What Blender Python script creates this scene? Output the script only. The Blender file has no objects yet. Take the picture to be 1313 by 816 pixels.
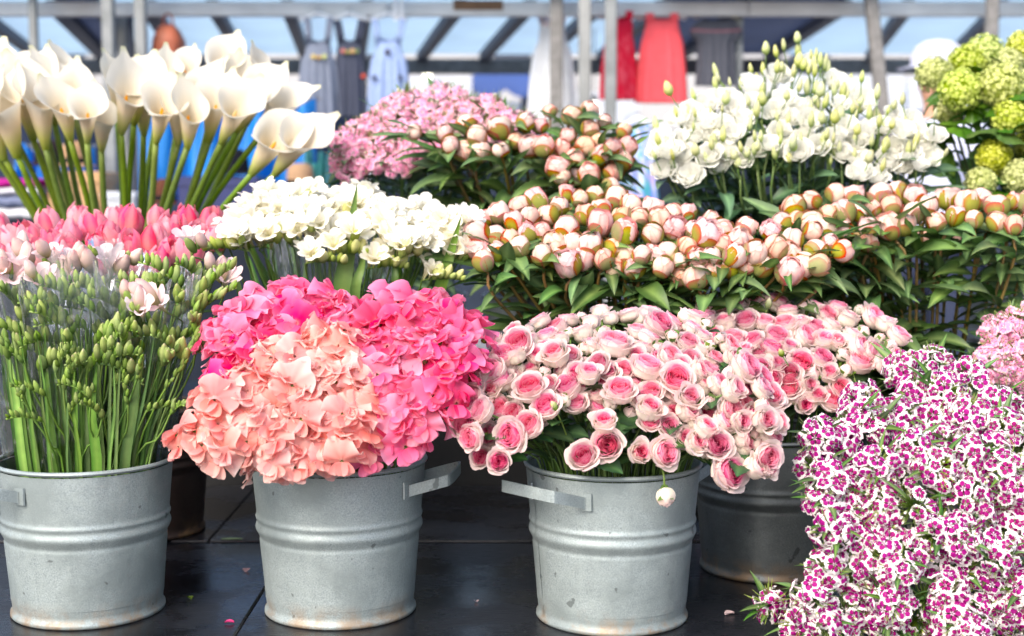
import bpy, math, random
import numpy as np
from mathutils import Vector, Quaternion, Matrix

# ------------------------------------------------------------------ camera, sky, sun, exposure
scn = bpy.context.scene
CAM_Z, PITCH, FPX, CX, CY = 1.21, math.radians(5.0), 1823.0, 656.5, 408.0
TABLE = 0.50
cam_d = bpy.data.cameras.new('camera'); cam = bpy.data.objects.new('camera', cam_d)
scn.collection.objects.link(cam); scn.camera = cam
cam.location = (0, 0, CAM_Z); cam.rotation_euler = (math.radians(90) - PITCH, 0, 0)
cam_d.sensor_width = 36.0; cam_d.lens = FPX * 36.0 / 1313.0
cam_d.clip_start = 0.05; cam_d.clip_end = 1000
cam_d.dof.use_dof = True; cam_d.dof.focus_distance = 2.36; cam_d.dof.aperture_fstop = 3.0

SUN_DIR = Vector((-0.48, -0.85, 0.85)).normalized()          # towards the sun
world = bpy.data.worlds.new('World'); scn.world = world; world.use_nodes = True
wn = world.node_tree.nodes; wl = world.node_tree.links
bg = wn['Background']; sky = wn.new('ShaderNodeTexSky'); sky.sky_type = 'NISHITA'; sky.sun_disc = False
sky.sun_elevation = math.asin(SUN_DIR.z); sky.sun_rotation = math.atan2(SUN_DIR.x, SUN_DIR.y)
sky.air_density = 1.0; sky.dust_density = 3.5; sky.ozone_density = 1.0
wl.new(sky.outputs[0], bg.inputs[0]); bg.inputs[1].default_value = 0.14
sun_d = bpy.data.lights.new('sun', 'SUN'); sun_d.energy = 1.5; sun_d.angle = math.radians(40); sun_d.color = (1, 0.90, 0.79)
sun = bpy.data.objects.new('sun', sun_d); scn.collection.objects.link(sun)
sun.rotation_euler = SUN_DIR.to_track_quat('Z', 'Y').to_euler()
scn.view_settings.view_transform = 'Standard'; scn.view_settings.look = 'None'
scn.view_settings.exposure = 1.15; scn.view_settings.gamma = 1.0; scn.view_settings.use_curve_mapping = False
scn.render.engine = 'CYCLES'
cy = scn.cycles
cy.use_denoising = True; cy.denoiser = 'OPENIMAGEDENOISE'
cy.max_bounces = 7; cy.diffuse_bounces = 5; cy.glossy_bounces = 3; cy.transmission_bounces = 4; cy.transparent_max_bounces = 16
cy.caustics_reflective = False; cy.caustics_refractive = False; cy.sample_clamp_indirect = 6

rng = np.random.default_rng(11)
PI = math.pi

# ------------------------------------------------------------------ helpers
def s2l(*c):
    c = [x / 255.0 for x in c]
    return np.array([x / 12.92 if x <= .04045 else ((x + .055) / 1.055) ** 2.4 for x in c])

def P(px, py, Y):
    """point of the place seen at photograph pixel (px, py) at distance Y along the ground"""
    x = (px - CX) / FPX; u = (CY - py) / FPX
    d = Vector((x, math.cos(PITCH) + u * math.sin(PITCH), -math.sin(PITCH) + u * math.cos(PITCH)))
    return Vector((0, 0, CAM_Z)) + d * (Y / d.y)

class MB:
    def __init__(s): s.V = []; s.F = []; s.C = []; s.U = []; s.M = []; s.n = 0
    def grid(s, Pm, C=None, U=None, mat=0, wrap=False):
        n, m = Pm.shape[:2]
        s.V.append(Pm.reshape(-1, 3))
        if C is None: C = np.ones((n, m, 3)) * .8
        s.C.append(np.broadcast_to(C, (n, m, 3)).reshape(-1, 3))
        if U is None:
            uu, vv = np.meshgrid(np.linspace(0, 1, n), np.linspace(-1, 1, m), indexing='ij'); U = np.stack([uu, vv, 0 * uu], -1)
        s.U.append(U.reshape(-1, 3))
        idx = np.arange(n * m).reshape(n, m) + s.n
        a, b, c, d = idx[:-1, :-1], idx[:-1, 1:], idx[1:, 1:], idx[1:, :-1]
        f = np.stack([a, b, c, d], -1).reshape(-1, 4).tolist()
        if wrap: f += np.stack([idx[:-1, -1], idx[:-1, 0], idx[1:, 0], idx[1:, -1]], -1).tolist()
        s.F += f; s.M += [mat] * len(f); s.n += n * m
    def poly(s, verts, faces, col=(.8, .8, .8), mat=0):
        v = np.array(verts, float); s.V.append(v); s.C.append(np.broadcast_to(np.array(col, float), v.shape))
        s.U.append(np.zeros_like(v)); s.F += [[i + s.n for i in f] for f in faces]; s.M += [mat] * len(faces); s.n += len(v)
    def box(s, lo, hi, col=(.8, .8, .8), mat=0, bev=0.0):
        x0, y0, z0 = lo; x1, y1, z1 = hi
        if bev <= 0:
            v = [(x, y, z) for z in (z0, z1) for y in (y0, y1) for x in (x0, x1)]
            s.poly(v, [[0, 2, 3, 1], [4, 5, 7, 6], [0, 1, 5, 4], [2, 6, 7, 3], [0, 4, 6, 2], [1, 3, 7, 5]], col, mat)
        else:
            b = bev; cx = [(x0 + b, y0), (x1 - b, y0), (x1, y0 + b), (x1, y1 - b), (x1 - b, y1), (x0 + b, y1), (x0, y1 - b), (x0, y0 + b)]
            c2 = [(x0 + b, y0 + b), (x1 - b, y0 + b), (x1 - b, y0 + b), (x1 - b, y1 - b), (x1 - b, y1 - b), (x0 + b, y1 - b), (x0 + b, y1 - b), (x0 + b, y0 + b)]
            v = [(x, y, z0) for x, y in cx] + [(x, y, z1 - b) for x, y in cx] + [(x, y, z1) for x, y in c2]
            f = [[7, 6, 5, 4, 3, 2, 1, 0], [16, 17, 19, 21]]
            for i in range(8):
                j = (i + 1) % 8; f += [[i, j, 8 + j, 8 + i], [8 + i, 8 + j, 16 + j, 16 + i]]
            s.poly(v, f, col, mat)
    def tube(s, pts, rad, sides=6, C=None, mat=0, cap=True):
        pts = np.array(pts, float); n = len(pts); rad = np.broadcast_to(np.array(rad, float), (n,))
        t = np.gradient(pts, axis=0); t /= np.linalg.norm(t, axis=1)[:, None] + 1e-9
        ref = np.array([0.0, 0, 1]) if abs(t[0][2]) < .9 else np.array([1.0, 0, 0])
        rings = []
        for i in range(n):
            a = np.cross(t[i], ref); a /= np.linalg.norm(a) + 1e-9; b = np.cross(t[i], a)
            ang = np.arange(sides) * 2 * PI / sides
            rings.append(pts[i] + rad[i] * (np.cos(ang)[:, None] * a + np.sin(ang)[:, None] * b))
        R = np.stack(rings)
        if C is not None: C = np.broadcast_to(np.array(C, float).reshape(-1, 1, 3), (n, sides, 3))
        k = s.n; s.grid(R, C, mat=mat, wrap=True)
        if cap:
            s.F += [list(range(k, k + sides))[::-1], list(range(k + (n - 1) * sides, k + n * sides))]; s.M += [mat] * 2
    def lathe(s, prof, seg=24, C=None, mat=0, mod=None):
        prof = np.array(prof, float); ang = np.arange(seg) * 2 * PI / seg
        r = prof[:, 0][:, None] * np.ones(seg); z = prof[:, 1][:, None] * np.ones(seg)
        if mod is not None: r, z = mod(r, z, ang[None, :])
        G = np.stack([r * np.cos(ang), r * np.sin(ang), z], -1)
        if C is not None: C = np.broadcast_to(np.array(C, float).reshape(-1, 1, 3), (len(prof), seg, 3))
        s.grid(G, C, mat=mat, wrap=True)
    def build(s, name, mats, smooth=True, weld=False):
        me = bpy.data.meshes.new(name)
        V = np.concatenate(s.V)
        me.from_pydata(V.tolist(), [], s.F)
        a = me.color_attributes.new('Col', 'FLOAT_COLOR', 'POINT')
        a.data.foreach_set('color', np.concatenate([np.concatenate(s.C), np.ones((len(V), 1))], 1).astype(np.float32).ravel())
        b = me.attributes.new('puv', 'FLOAT_VECTOR', 'POINT')
        b.data.foreach_set('vector', np.concatenate(s.U).astype(np.float32).ravel())
        if not isinstance(mats, (list, tuple)): mats = [mats]
        for m in mats: me.materials.append(m)
        if len(mats) > 1: me.polygons.foreach_set('material_index', s.M)
        if smooth: me.polygons.foreach_set('use_smooth', [True] * len(me.polygons))
        me.update()
        return me

COL = scn.collection
def obj(name, me, parent=None, loc=(0, 0, 0), q=None, sc=1.0, **props):
    o = bpy.data.objects.new(name, me); COL.objects.link(o)
    if parent is not None: o.parent = parent
    o.location = loc
    if q is not None: o.rotation_mode = 'QUATERNION'; o.rotation_quaternion = q
    o.scale = (sc, sc, sc) if not hasattr(sc, '__len__') else sc
    for k, v in props.items(): o[k] = v
    return o
def thing(name, label, cat, loc=(0, 0, 0), group=None, q=None, me=None):
    o = obj(name, me, None, loc, q); o['label'] = label; o['category'] = cat
    if group: o['group'] = group
    return o
def zq(n, spin=None, rg=None):
    n = Vector(n).normalized(); q = n.to_track_quat('Z', 'Y')
    if spin is None: spin = rng.uniform(0, 2 * PI)
    return q @ Quaternion((0, 0, 1), spin)
def fq(z, up):
    """rotation with +Z along z and +Y as near up as it gets"""
    z = Vector(z).normalized(); x = Vector(up).cross(z)
    if x.length < 1e-4: x = Vector((1, 0, 0))
    x.normalize(); y = z.cross(x)
    return Matrix((x, y, z)).transposed().to_quaternion()
def smooth_path(pts, n):
    pts = np.array(pts, float); m = len(pts)
    pp = np.vstack([2 * pts[0] - pts[1], pts, 2 * pts[-1] - pts[-2]]); out = []
    for t in np.linspace(0, m - 1 - 1e-6, n):
        i = int(t); f = t - i; a, b, c, d = pp[i:i + 4]
        out.append(.5 * ((2 * b) + (c - a) * f + (2 * a - 5 * b + 4 * c - d) * f * f + (3 * b - a - 3 * c + d) * f ** 3))
    return np.array(out)
def in_poly(x, y, poly):
    r = False; j = len(poly) - 1
    for i in range(len(poly)):
        xi, yi = poly[i]; xj, yj = poly[j]
        if (yi > y) != (yj > y) and x < (xj - xi) * (y - yi) / (yj - yi) + xi: r = not r
        j = i
    return r
def darts(poly, dmin, tries=3000, pre=(), vary=.15):
    xs = [p[0] for p in poly]; ys = [p[1] for p in poly]; pts = [tuple(p[:2]) for p in pre]; k = len(pts)
    for _ in range(tries):
        x = rng.uniform(min(xs), max(xs)); y = rng.uniform(min(ys), max(ys))
        if not in_poly(x, y, poly): continue
        d = dmin * rng.uniform(1 - vary, 1 + vary)
        if all((x - a) ** 2 + (y - b) ** 2 > d * d for a, b in pts): pts.append((x, y))
    return pts[k:]
def dome_Y(poly, Yf, Yb, power=1.0):
    """a bunch leans back as it rises: near its lower front, far at its upper back"""
    ys = [p[1] for p in poly]; y0, y1 = min(ys), max(ys)
    def f(py):
        t = min(1, max(0, (y1 - py) / (y1 - y0)))
        return Yf + (Yb - Yf) * (1 - math.sqrt(max(0, 1 - (t ** power) ** 2)) if power > 0 else t)
    return f

# ------------------------------------------------------------------ materials
def nmat(name):
    m = bpy.data.materials.new(name); m.use_nodes = True
    nt = m.node_tree; pb = nt.nodes['Principled BSDF']
    return m, nt, pb
def node(nt, typ, **kw):
    n = nt.nodes.new(typ)
    for k, v in kw.items(): setattr(n, k, v)
    return n
def attr_mat(name, rough=.5, transl=.3, hue=.012, sat=.12, val=.12, spec=.3, noise=.0, nscale=120, bump=.0, coat=0, sheen=0):
    """colour from the mesh's own petal or leaf colouring, with a small change from object to object"""
    m, nt, pb = nmat(name); L = nt.links
    at = node(nt, 'ShaderNodeAttribute', attribute_name='Col')
    oi = node(nt, 'ShaderNodeObjectInfo'); hs = node(nt, 'ShaderNodeHueSaturation')
    wn_ = node(nt, 'ShaderNodeTexWhiteNoise', noise_dimensions='1D'); L.new(oi.outputs['Random'], wn_.inputs['W'])
    sp = node(nt, 'ShaderNodeSeparateColor'); L.new(wn_.outputs['Color'], sp.inputs[0])
    for k, (amp, sock, base) in enumerate(((hue, 'Hue', .5), (sat, 'Saturation', 1), (val, 'Value', 1))):
        mr = node(nt, 'ShaderNodeMapRange'); mr.inputs[3].default_value = base - amp; mr.inputs[4].default_value = base + amp * (.6 if sock == 'Value' else 1)
        L.new(sp.outputs[k], mr.inputs[0]); L.new(mr.outputs[0], hs.inputs[sock])
    L.new(at.outputs['Color'], hs.inputs['Color']); col = hs.outputs[0]
    if noise > 0 or bump > 0:
        tc = node(nt, 'ShaderNodeTexCoord'); nz = node(nt, 'ShaderNodeTexNoise'); nz.inputs['Scale'].default_value = nscale; nz.inputs['Detail'].default_value = 4
        L.new(tc.outputs['Object'], nz.inputs['Vector'])
        if noise > 0:
            mr = node(nt, 'ShaderNodeMapRange'); mr.inputs[1].default_value = .3; mr.inputs[2].default_value = .7; mr.inputs[3].default_value = 1 - noise; mr.inputs[4].default_value = 1 + noise
            L.new(nz.outputs[0], mr.inputs[0]); mx = node(nt, 'ShaderNodeVectorMath', operation='SCALE'); L.new(col, mx.inputs[0]); L.new(mr.outputs[0], mx.inputs['Scale']); col = mx.outputs[0]
        if bump > 0:
            bp = node(nt, 'ShaderNodeBump'); bp.inputs['Strength'].default_value = bump; bp.inputs['Distance'].default_value = .002; L.new(nz.outputs[0], bp.inputs['Height']); L.new(bp.outputs[0], pb.inputs['Normal'])
    L.new(col, pb.inputs['Base Color']); pb.inputs['Roughness'].default_value = rough; pb.inputs['Specular IOR Level'].default_value = spec
    if coat: pb.inputs['Coat Weight'].default_value = coat
    if sheen: pb.inputs['Sheen Weight'].default_value = sheen
    if transl > 0:
        tr = node(nt, 'ShaderNodeBsdfTranslucent'); mxs = node(nt, 'ShaderNodeMixShader'); mxs.inputs[0].default_value = transl
        L.new(col, tr.inputs[0]); L.new(pb.outputs[0], mxs.inputs[1]); L.new(tr.outputs[0], mxs.inputs[2]); L.new(mxs.outputs[0], nt.nodes['Material Output'].inputs[0])
    return m
M_PETAL = attr_mat('petal', .6, .55, spec=.2, noise=.05, nscale=90)
M_WAXY = attr_mat('waxy_petal', .38, .35, hue=.004, sat=.08, val=.05, spec=.4)
M_WHITE = attr_mat('white_petal', .5, .35, hue=.006, sat=.25, val=.06)
M_BUD = attr_mat('bud_petal', .6, .25, hue=.018, sat=.28, val=.12, spec=.18, noise=.10, nscale=60)
M_SWEET = attr_mat('sweet_pea_petal', .6, .5, hue=.010, sat=.16, val=.10, spec=.15, noise=.06, nscale=70)
M_FBUD = attr_mat('freesia_bud', .5, .25, hue=.010, sat=.12, val=.14, spec=.25, noise=.08, nscale=60)
M_LEAF = attr_mat('leaf', .42, .26, hue=.018, sat=.15, val=.28, spec=.45, noise=.16, nscale=45)
M_STEM = attr_mat('stem', .45, .0, hue=.015, sat=.12, val=.2, spec=.4, noise=.12, nscale=60)
M_CLOTH = attr_mat('garment_cloth', .9, .15, hue=0, sat=0, val=.0, spec=.1, noise=.07, nscale=25)
M_PLAIN = attr_mat('painted_goods', .6, 0, hue=0, sat=0, val=0, noise=.06, nscale=14)
M_SKIN = attr_mat('skin', .5, 0, hue=0, sat=0, val=0, noise=.05, nscale=20)

def dianthus_mat(name, edge, blotch, eye):
    m, nt, pb = nmat(name); L = nt.links
    at = node(nt, 'ShaderNodeAttribute', attribute_name='puv'); sx = node(nt, 'ShaderNodeSeparateXYZ'); L.new(at.outputs['Vector'], sx.inputs[0])
    oi = node(nt, 'ShaderNodeObjectInfo')
    ab = node(nt, 'ShaderNodeMath', operation='ABSOLUTE'); L.new(sx.outputs[1], ab.inputs[0])
    pw = node(nt, 'ShaderNodeMath', operation='POWER'); L.new(ab.outputs[0], pw.inputs[0]); pw.inputs[1].default_value = 2.6
    mu = node(nt, 'ShaderNodeMath', operation='MULTIPLY_ADD'); L.new(pw.outputs[0], mu.inputs[0]); mu.inputs[1].default_value = .20; L.new(sx.outputs[0], mu.inputs[2])
    tc = node(nt, 'ShaderNodeTexCoord'); nz = node(nt, 'ShaderNodeTexNoise'); nz.inputs['Scale'].default_value = 260; L.new(tc.outputs['Object'], nz.inputs['Vector'])
    m2 = node(nt, 'ShaderNodeMath', operation='MULTIPLY_ADD'); L.new(nz.outputs[0], m2.inputs[0]); m2.inputs[1].default_value = .14; L.new(mu.outputs[0], m2.inputs[2])
    m3 = node(nt, 'ShaderNodeMath', operation='MULTIPLY_ADD'); L.new(oi.outputs['Random'], m3.inputs[0]); m3.inputs[1].default_value = .17; L.new(m2.outputs[0], m3.inputs[2])
    cr = node(nt, 'ShaderNodeValToRGB'); e = cr.color_ramp.elements
    e[0].position = .0; e[0].color = (*eye, 1); e[1].position = 1; e[1].color = (*edge, 1)
    for p_, c in ((.40, eye), (.45, blotch), (.92, blotch), (.955, edge)):
        x = e.new(p_); x.color = (*c, 1)
    L.new(m3.outputs[0], cr.inputs[0])
    hs = node(nt, 'ShaderNodeHueSaturation'); mr = node(nt, 'ShaderNodeMapRange'); mr.inputs[3].default_value = .485; mr.inputs[4].default_value = .512
    L.new(oi.outputs['Random'], mr.inputs[0]); L.new(mr.outputs[0], hs.inputs['Hue']); L.new(cr.outputs[0], hs.inputs['Color'])
    L.new(hs.outputs[0], pb.inputs['Base Color']); pb.inputs['Roughness'].default_value = .6; pb.inputs['Specular IOR Level'].default_value = .25
    tr = node(nt, 'ShaderNodeBsdfTranslucent'); mxs = node(nt, 'ShaderNodeMixShader'); mxs.inputs[0].default_value = .3
    L.new(hs.outputs[0], tr.inputs[0]); L.new(pb.outputs[0], mxs.inputs[1]); L.new(tr.outputs[0], mxs.inputs[2]); L.new(mxs.outputs[0], nt.nodes['Material Output'].inputs[0])
    return m
M_DIAN = dianthus_mat('magenta_blotched_petal', s2l(252, 246, 248), s2l(164, 10, 124), s2l(236, 222, 232))
M_PINKD = dianthus_mat('pale_pink_petal', s2l(253, 204, 224), s2l(251, 156, 200), s2l(252, 222, 232))

def zinc_mat(name, base, metallic, rough):
    m, nt, pb = nmat(name); L = nt.links
    tc = node(nt, 'ShaderNodeTexCoord'); oi = node(nt, 'ShaderNodeObjectInfo')
    ad = node(nt, 'ShaderNodeVectorMath', operation='ADD'); L.new(tc.outputs['Object'], ad.inputs[0]); L.new(oi.outputs['Location'], ad.inputs[1])
    def nz(scale, detail=5, r=.55, vec=None):
        n = node(nt, 'ShaderNodeTexNoise'); n.inputs['Scale'].default_value = scale; n.inputs['Detail'].default_value = detail; n.inputs['Roughness'].default_value = r
        L.new(vec or ad.outputs[0], n.inputs['Vector']); return n.outputs[0]
    def ramp(x, a, b, lo, hi):
        r = node(nt, 'ShaderNodeMapRange'); r.inputs[1].default_value = a; r.inputs[2].default_value = b; r.inputs[3].default_value = lo; r.inputs[4].default_value = hi; L.new(x, r.inputs[0]); return r.outputs[0]
    def mix(f, a, b, typ='MIX'):
        x = node(nt, 'ShaderNodeMix', data_type='RGBA', blend_type=typ)
        for s_, v in ((0, f), (6, a), (7, b)):
            if hasattr(v, 'type'): L.new(v, x.inputs[s_])
            else: x.inputs[s_].default_value = v if s_ == 0 else (*v, 1)
        return x.outputs[2]
    fine, mid, big = nz(420, 3), nz(70, 6, .65), nz(9, 5)
    mp = node(nt, 'ShaderNodeMapping'); mp.inputs['Scale'].default_value = (55, 55, 3); L.new(ad.outputs[0], mp.inputs[0]); streak = nz(1, 5, .6, mp.outputs[0])
    c = mix(ramp(fine, .3, .7, 0, 1), base * .70, np.minimum(base * 1.25, 1))
    c = mix(ramp(mid, .4, .66, 0, .6), c, base * np.array([1.04, 1.03, .99]))
    c = mix(ramp(big, .42, .62, 0, .8), c, base * np.array([.70, .71, .70]))
    c = mix(ramp(streak, .55, .75, 0, .35), c, base * .62)
    sp = nz(38, 2, .4); c = mix(ramp(sp, .715, .735, 0, .7), c, base * .28)       # specks
    gr = nz(17, 6, .7); sz = node(nt, 'ShaderNodeSeparateXYZ'); L.new(tc.outputs['Object'], sz.inputs[0])
    low = ramp(sz.outputs[2], .045, .0, 0, 1); ml = node(nt, 'ShaderNodeMath', operation='MULTIPLY'); L.new(low, ml.inputs[0]); L.new(ramp(gr, .46, .60, 0, .75), ml.inputs[1])
    c = mix(ml.outputs[0], c, s2l(150, 120, 84))
    rs = nz(24, 5, .7); c = mix(ramp(rs, .70, .76, 0, .5), c, s2l(158, 128, 96))
    L.new(c, pb.inputs['Base Color']); pb.inputs['Metallic'].default_value = metallic
    L.new(ramp(mid, .3, .7, rough - .08, rough + .12), pb.inputs['Roughness'])
    bp = node(nt, 'ShaderNodeBump'); bp.inputs['Strength'].default_value = .25; bp.inputs['Distance'].default_value = .001
    L.new(mid, bp.inputs['Height'])
    b2 = node(nt, 'ShaderNodeBump'); b2.inputs['Strength'].default_value = .35; b2.inputs['Distance'].default_value = .012; L.new(big, b2.inputs['Height']); L.new(b2.outputs[0], bp.inputs['Normal'])
    L.new(bp.outputs[0], pb.inputs['Normal'])
    return m
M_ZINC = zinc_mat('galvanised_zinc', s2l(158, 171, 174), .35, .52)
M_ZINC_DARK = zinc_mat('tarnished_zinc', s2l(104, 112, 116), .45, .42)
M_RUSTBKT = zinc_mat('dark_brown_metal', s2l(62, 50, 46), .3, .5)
M_STEEL = zinc_mat('post_steel', s2l(150, 154, 156), .3, .5)

def black_board_mat():
    m, nt, pb = nmat('wet_black_board'); L = nt.links
    tc = node(nt, 'ShaderNodeNewGeometry')
    def nz(scale, detail=6, r=.6, st=(1, 1, 1)):
        mp = node(nt, 'ShaderNodeMapping'); mp.inputs['Scale'].default_value = st; L.new(tc.outputs['Position'], mp.inputs[0])
        n = node(nt, 'ShaderNodeTexNoise'); n.inputs['Scale'].default_value = scale; n.inputs['Detail'].default_value = detail; n.inputs['Roughness'].default_value = r; L.new(mp.outputs[0], n.inputs['Vector']); return n.outputs[0]
    def ramp(x, a, b, lo, hi):
        r = node(nt, 'ShaderNodeMapRange'); r.inputs[1].default_value = a; r.inputs[2].default_value = b; r.inputs[3].default_value = lo; r.inputs[4].default_value = hi; L.new(x, r.inputs[0]); return r.outputs[0]
    wet = ramp(nz(5.5, 6, .55), .42, .60, 0, 1)
    grain = nz(30, 5, .6, (1, 14, 1)); dust = nz(160, 4, .7)
    cr = node(nt, 'ShaderNodeMix', data_type='RGBA'); cr.inputs[6].default_value = (*s2l(28, 30, 36), 1); cr.inputs[7].default_value = (*s2l(15, 16, 21), 1); L.new(wet, cr.inputs[0])
    c2 = node(nt, 'ShaderNodeMix', data_type='RGBA'); L.new(cr.outputs[2], c2.inputs[6]); c2.inputs[7].default_value = (*s2l(96, 98, 100), 1); L.new(ramp(dust, .66, .74, 0, .7), c2.inputs[0])
    L.new(c2.outputs[2], pb.inputs['Base Color'])
    rr = node(nt, 'ShaderNodeMix', data_type='FLOAT'); L.new(wet, rr.inputs[0]); L.new(ramp(grain, .3, .7, .26, .5), rr.inputs[2]); rr.inputs[3].default_value = .12
    L.new(rr.outputs[0], pb.inputs['Roughness'])
    bp = node(nt, 'ShaderNodeBump'); bp.inputs['Strength'].default_value = .3; bp.inputs['Distance'].default_value = .001; L.new(grain, bp.inputs['Height']); L.new(bp.outputs[0], pb.inputs['Normal'])
    pb.inputs['Specular IOR Level'].default_value = .5
    return m
M_BOARD = black_board_mat()

def simple(name, col, rough=.6, metallic=0, scale=20, amt=.12, bump=.1, transl=0):
    m, nt, pb = nmat(name); L = nt.links
    tc = node(nt, 'ShaderNodeTexCoord'); n = node(nt, 'ShaderNodeTexNoise'); n.inputs['Scale'].default_value = scale; n.inputs['Detail'].default_value = 6; L.new(tc.outputs['Object'], n.inputs['Vector'])
    mx = node(nt, 'ShaderNodeMix', data_type='RGBA'); col = np.array(col)
    mx.inputs[6].default_value = (*(col * (1 - amt)), 1); mx.inputs[7].default_value = (*np.minimum(col * (1 + amt), 1), 1)
    mr = node(nt, 'ShaderNodeMapRange'); mr.inputs[1].default_value = .32; mr.inputs[2].default_value = .68; L.new(n.outputs[0], mr.inputs[0]); L.new(mr.outputs[0], mx.inputs[0])
    L.new(mx.outputs[2], pb.inputs['Base Color']); pb.inputs['Roughness'].default_value = rough; pb.inputs['Metallic'].default_value = metallic
    bp = node(nt, 'ShaderNodeBump'); bp.inputs['Strength'].default_value = bump; bp.inputs['Distance'].default_value = .004; L.new(n.outputs[0], bp.inputs['Height']); L.new(bp.outputs[0], pb.inputs['Normal'])
    if transl:
        tr = node(nt, 'ShaderNodeBsdfTranslucent'); L.new(mx.outputs[2], tr.inputs[0]); ms = node(nt, 'ShaderNodeMixShader'); ms.inputs[0].default_value = transl
        L.new(pb.outputs[0], ms.inputs[1]); L.new(tr.outputs[0], ms.inputs[2]); L.new(ms.outputs[0], nt.nodes['Material Output'].inputs[0])
    return m
M_GROUND = simple('paving_ground', s2l(128, 128, 130), .85, 0, 6, .2, .3)
M_TARP = simple('pale_blue_tarpaulin', s2l(172, 202, 224), .6, 0, 2.5, .06, .2, transl=.62)
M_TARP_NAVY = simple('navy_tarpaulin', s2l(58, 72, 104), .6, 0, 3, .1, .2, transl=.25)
M_TARP_WHITE = simple('white_tent_cloth', s2l(222, 228, 236), .7, 0, 3, .06, .2, transl=.4)
M_TARP_BLUE = simple('blue_awning_cloth', s2l(70, 100, 170), .7, 0, 3, .08, .2, transl=.4)
M_TARP_BRIGHT = simple('bright_blue_sheet', s2l(24, 128, 214), .5, 0, 5, .12, .5, transl=.25)
M_RAFTER = simple('dark_rafter_paint', s2l(58, 66, 84), .6, 0, 8, .15, .1)
M_BEAM = simple('pale_beam_aluminium', s2l(206, 208, 210), .5, .0, 8, .1, .1)
M_WOOD_OLD = simple('weathered_grey_timber', s2l(120, 120, 120), .8, 0, 30, .25, .3)
M_LEATHER = simple('tan_leather', s2l(160, 84, 56), .55, 0, 22, .2, .4)
M_CARD = simple('cardboard', s2l(182, 146, 106), .85, 0, 16, .1, .1)
M_BLACKPAINT = simple('black_paint', s2l(24, 25, 28), .5, 0, 20, .2, .1)
M_BROWN = simple('brown_felt', s2l(120, 92, 70), .95, 0, 30, .15, .2)
def cello_mat():
    m, nt, pb = nmat('clear_cellophane'); L = nt.links
    tc = node(nt, 'ShaderNodeTexCoord'); mp = node(nt, 'ShaderNodeMapping'); mp.inputs['Scale'].default_value = (34, 34, 16); L.new(tc.outputs['Object'], mp.inputs[0])
    n = node(nt, 'ShaderNodeTexNoise'); n.inputs['Scale'].default_value = 1; n.inputs['Detail'].default_value = 2; L.new(mp.outputs[0], n.inputs['Vector'])
    bp = node(nt, 'ShaderNodeBump'); bp.inputs['Strength'].default_value = 1; bp.inputs['Distance'].default_value = .02; L.new(n.outputs[0], bp.inputs['Height'])
    gl = node(nt, 'ShaderNodeBsdfGlossy'); gl.inputs['Roughness'].default_value = .13; gl.inputs['Color'].default_value = (.95, .97, 1, 1); L.new(bp.outputs[0], gl.inputs['Normal'])
    tr = node(nt, 'ShaderNodeBsdfTransparent'); tr.inputs[0].default_value = (.97, .98, .98, 1)
    fr = node(nt, 'ShaderNodeFresnel'); fr.inputs[0].default_value = 1.35; L.new(bp.outputs[0], fr.inputs['Normal'])
    ml = node(nt, 'ShaderNodeMath', operation='MULTIPLY'); L.new(fr.outputs[0], ml.inputs[0]); ml.inputs[1].default_value = 2.2; ml.use_clamp = True
    ms = node(nt, 'ShaderNodeMixShader'); L.new(ml.outputs[0], ms.inputs[0]); L.new(tr.outputs[0], ms.inputs[1]); L.new(gl.outputs[0], ms.inputs[2])
    df = node(nt, 'ShaderNodeBsdfTranslucent'); df.inputs[0].default_value = (.9, .93, .95, 1); m3 = node(nt, 'ShaderNodeMixShader'); m3.inputs[0].default_value = .13; L.new(ms.outputs[0], m3.inputs[1]); L.new(df.outputs[0], m3.inputs[2])
    L.new(m3.outputs[0], nt.nodes['Material Output'].inputs[0])
    return m
M_CELLO = cello_mat()
def glow_mat(name, col, k):
    m, nt, pb = nmat(name); pb.inputs['Base Color'].default_value = (.9, .9, .9, 1); pb.inputs['Emission Color'].default_value = (*col, 1); pb.inputs['Emission Strength'].default_value = k; return m

# ------------------------------------------------------------------ setting
g = MB(); g.poly([(-300, -300, 0), (300, -300, 0), (300, 300, 0), (-300, 300, 0)], [[0, 1, 2, 3]])
obj('ground', g.build('ground', M_GROUND), kind='structure')

# the black flower bench: boards, risers and trestle legs
bench = thing('flower_bench', 'long black wet board bench carrying the flower buckets', 'bench', (0, 2.9, 0))
def bench_box(name, lo, hi, bev=.003, mat=M_BOARD):
    b = MB(); b.box(lo, hi, bev=bev); return obj(name, b.build(name, mat, smooth=False), bench, (0, -2.9, 0))
xs = [-1.9, -.447, .62, 1.9]
for a, b_ in zip(xs[:-1], xs[1:]):
    bench_box('board', (a + .0006, 2.02, TABLE - .03), (b_ - .0006, 2.848, TABLE))
for a, b_ in zip([-1.9, -.62, .30, 1.2], [-.62, .30, 1.2, 1.9]):
    bench_box('board', (a + .0006, 2.853, TABLE - .03), (b_ - .0006, 3.40, TABLE + .004))
TIER = TABLE + .20
for a, b_ in zip([-1.9, -.5, .7], [-.5, .7, 1.9]):
    bench_box('tier_board', (a + .001, 3.385, TIER - .025), (b_ - .001, 3.85, TIER), mat=M_BLACKPAINT)
    bench_box('riser_board', (a + .001, 3.403, TABLE - .02), (b_ - .001, 3.425, TIER - .026), mat=M_BLACKPAINT)
for x in (-1.8, -.6, .6, 1.8):
    for y in (2.08, 3.75): bench_box('leg', (x - .03, y - .03, 0), (x + .03, y + .03, TABLE - .031), mat=M_BLACKPAINT)
bench_box('apron', (-1.9, 2.0, TABLE - .2), (1.9, 2.018, TABLE - .002), mat=M_BLACKPAINT)

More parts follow.
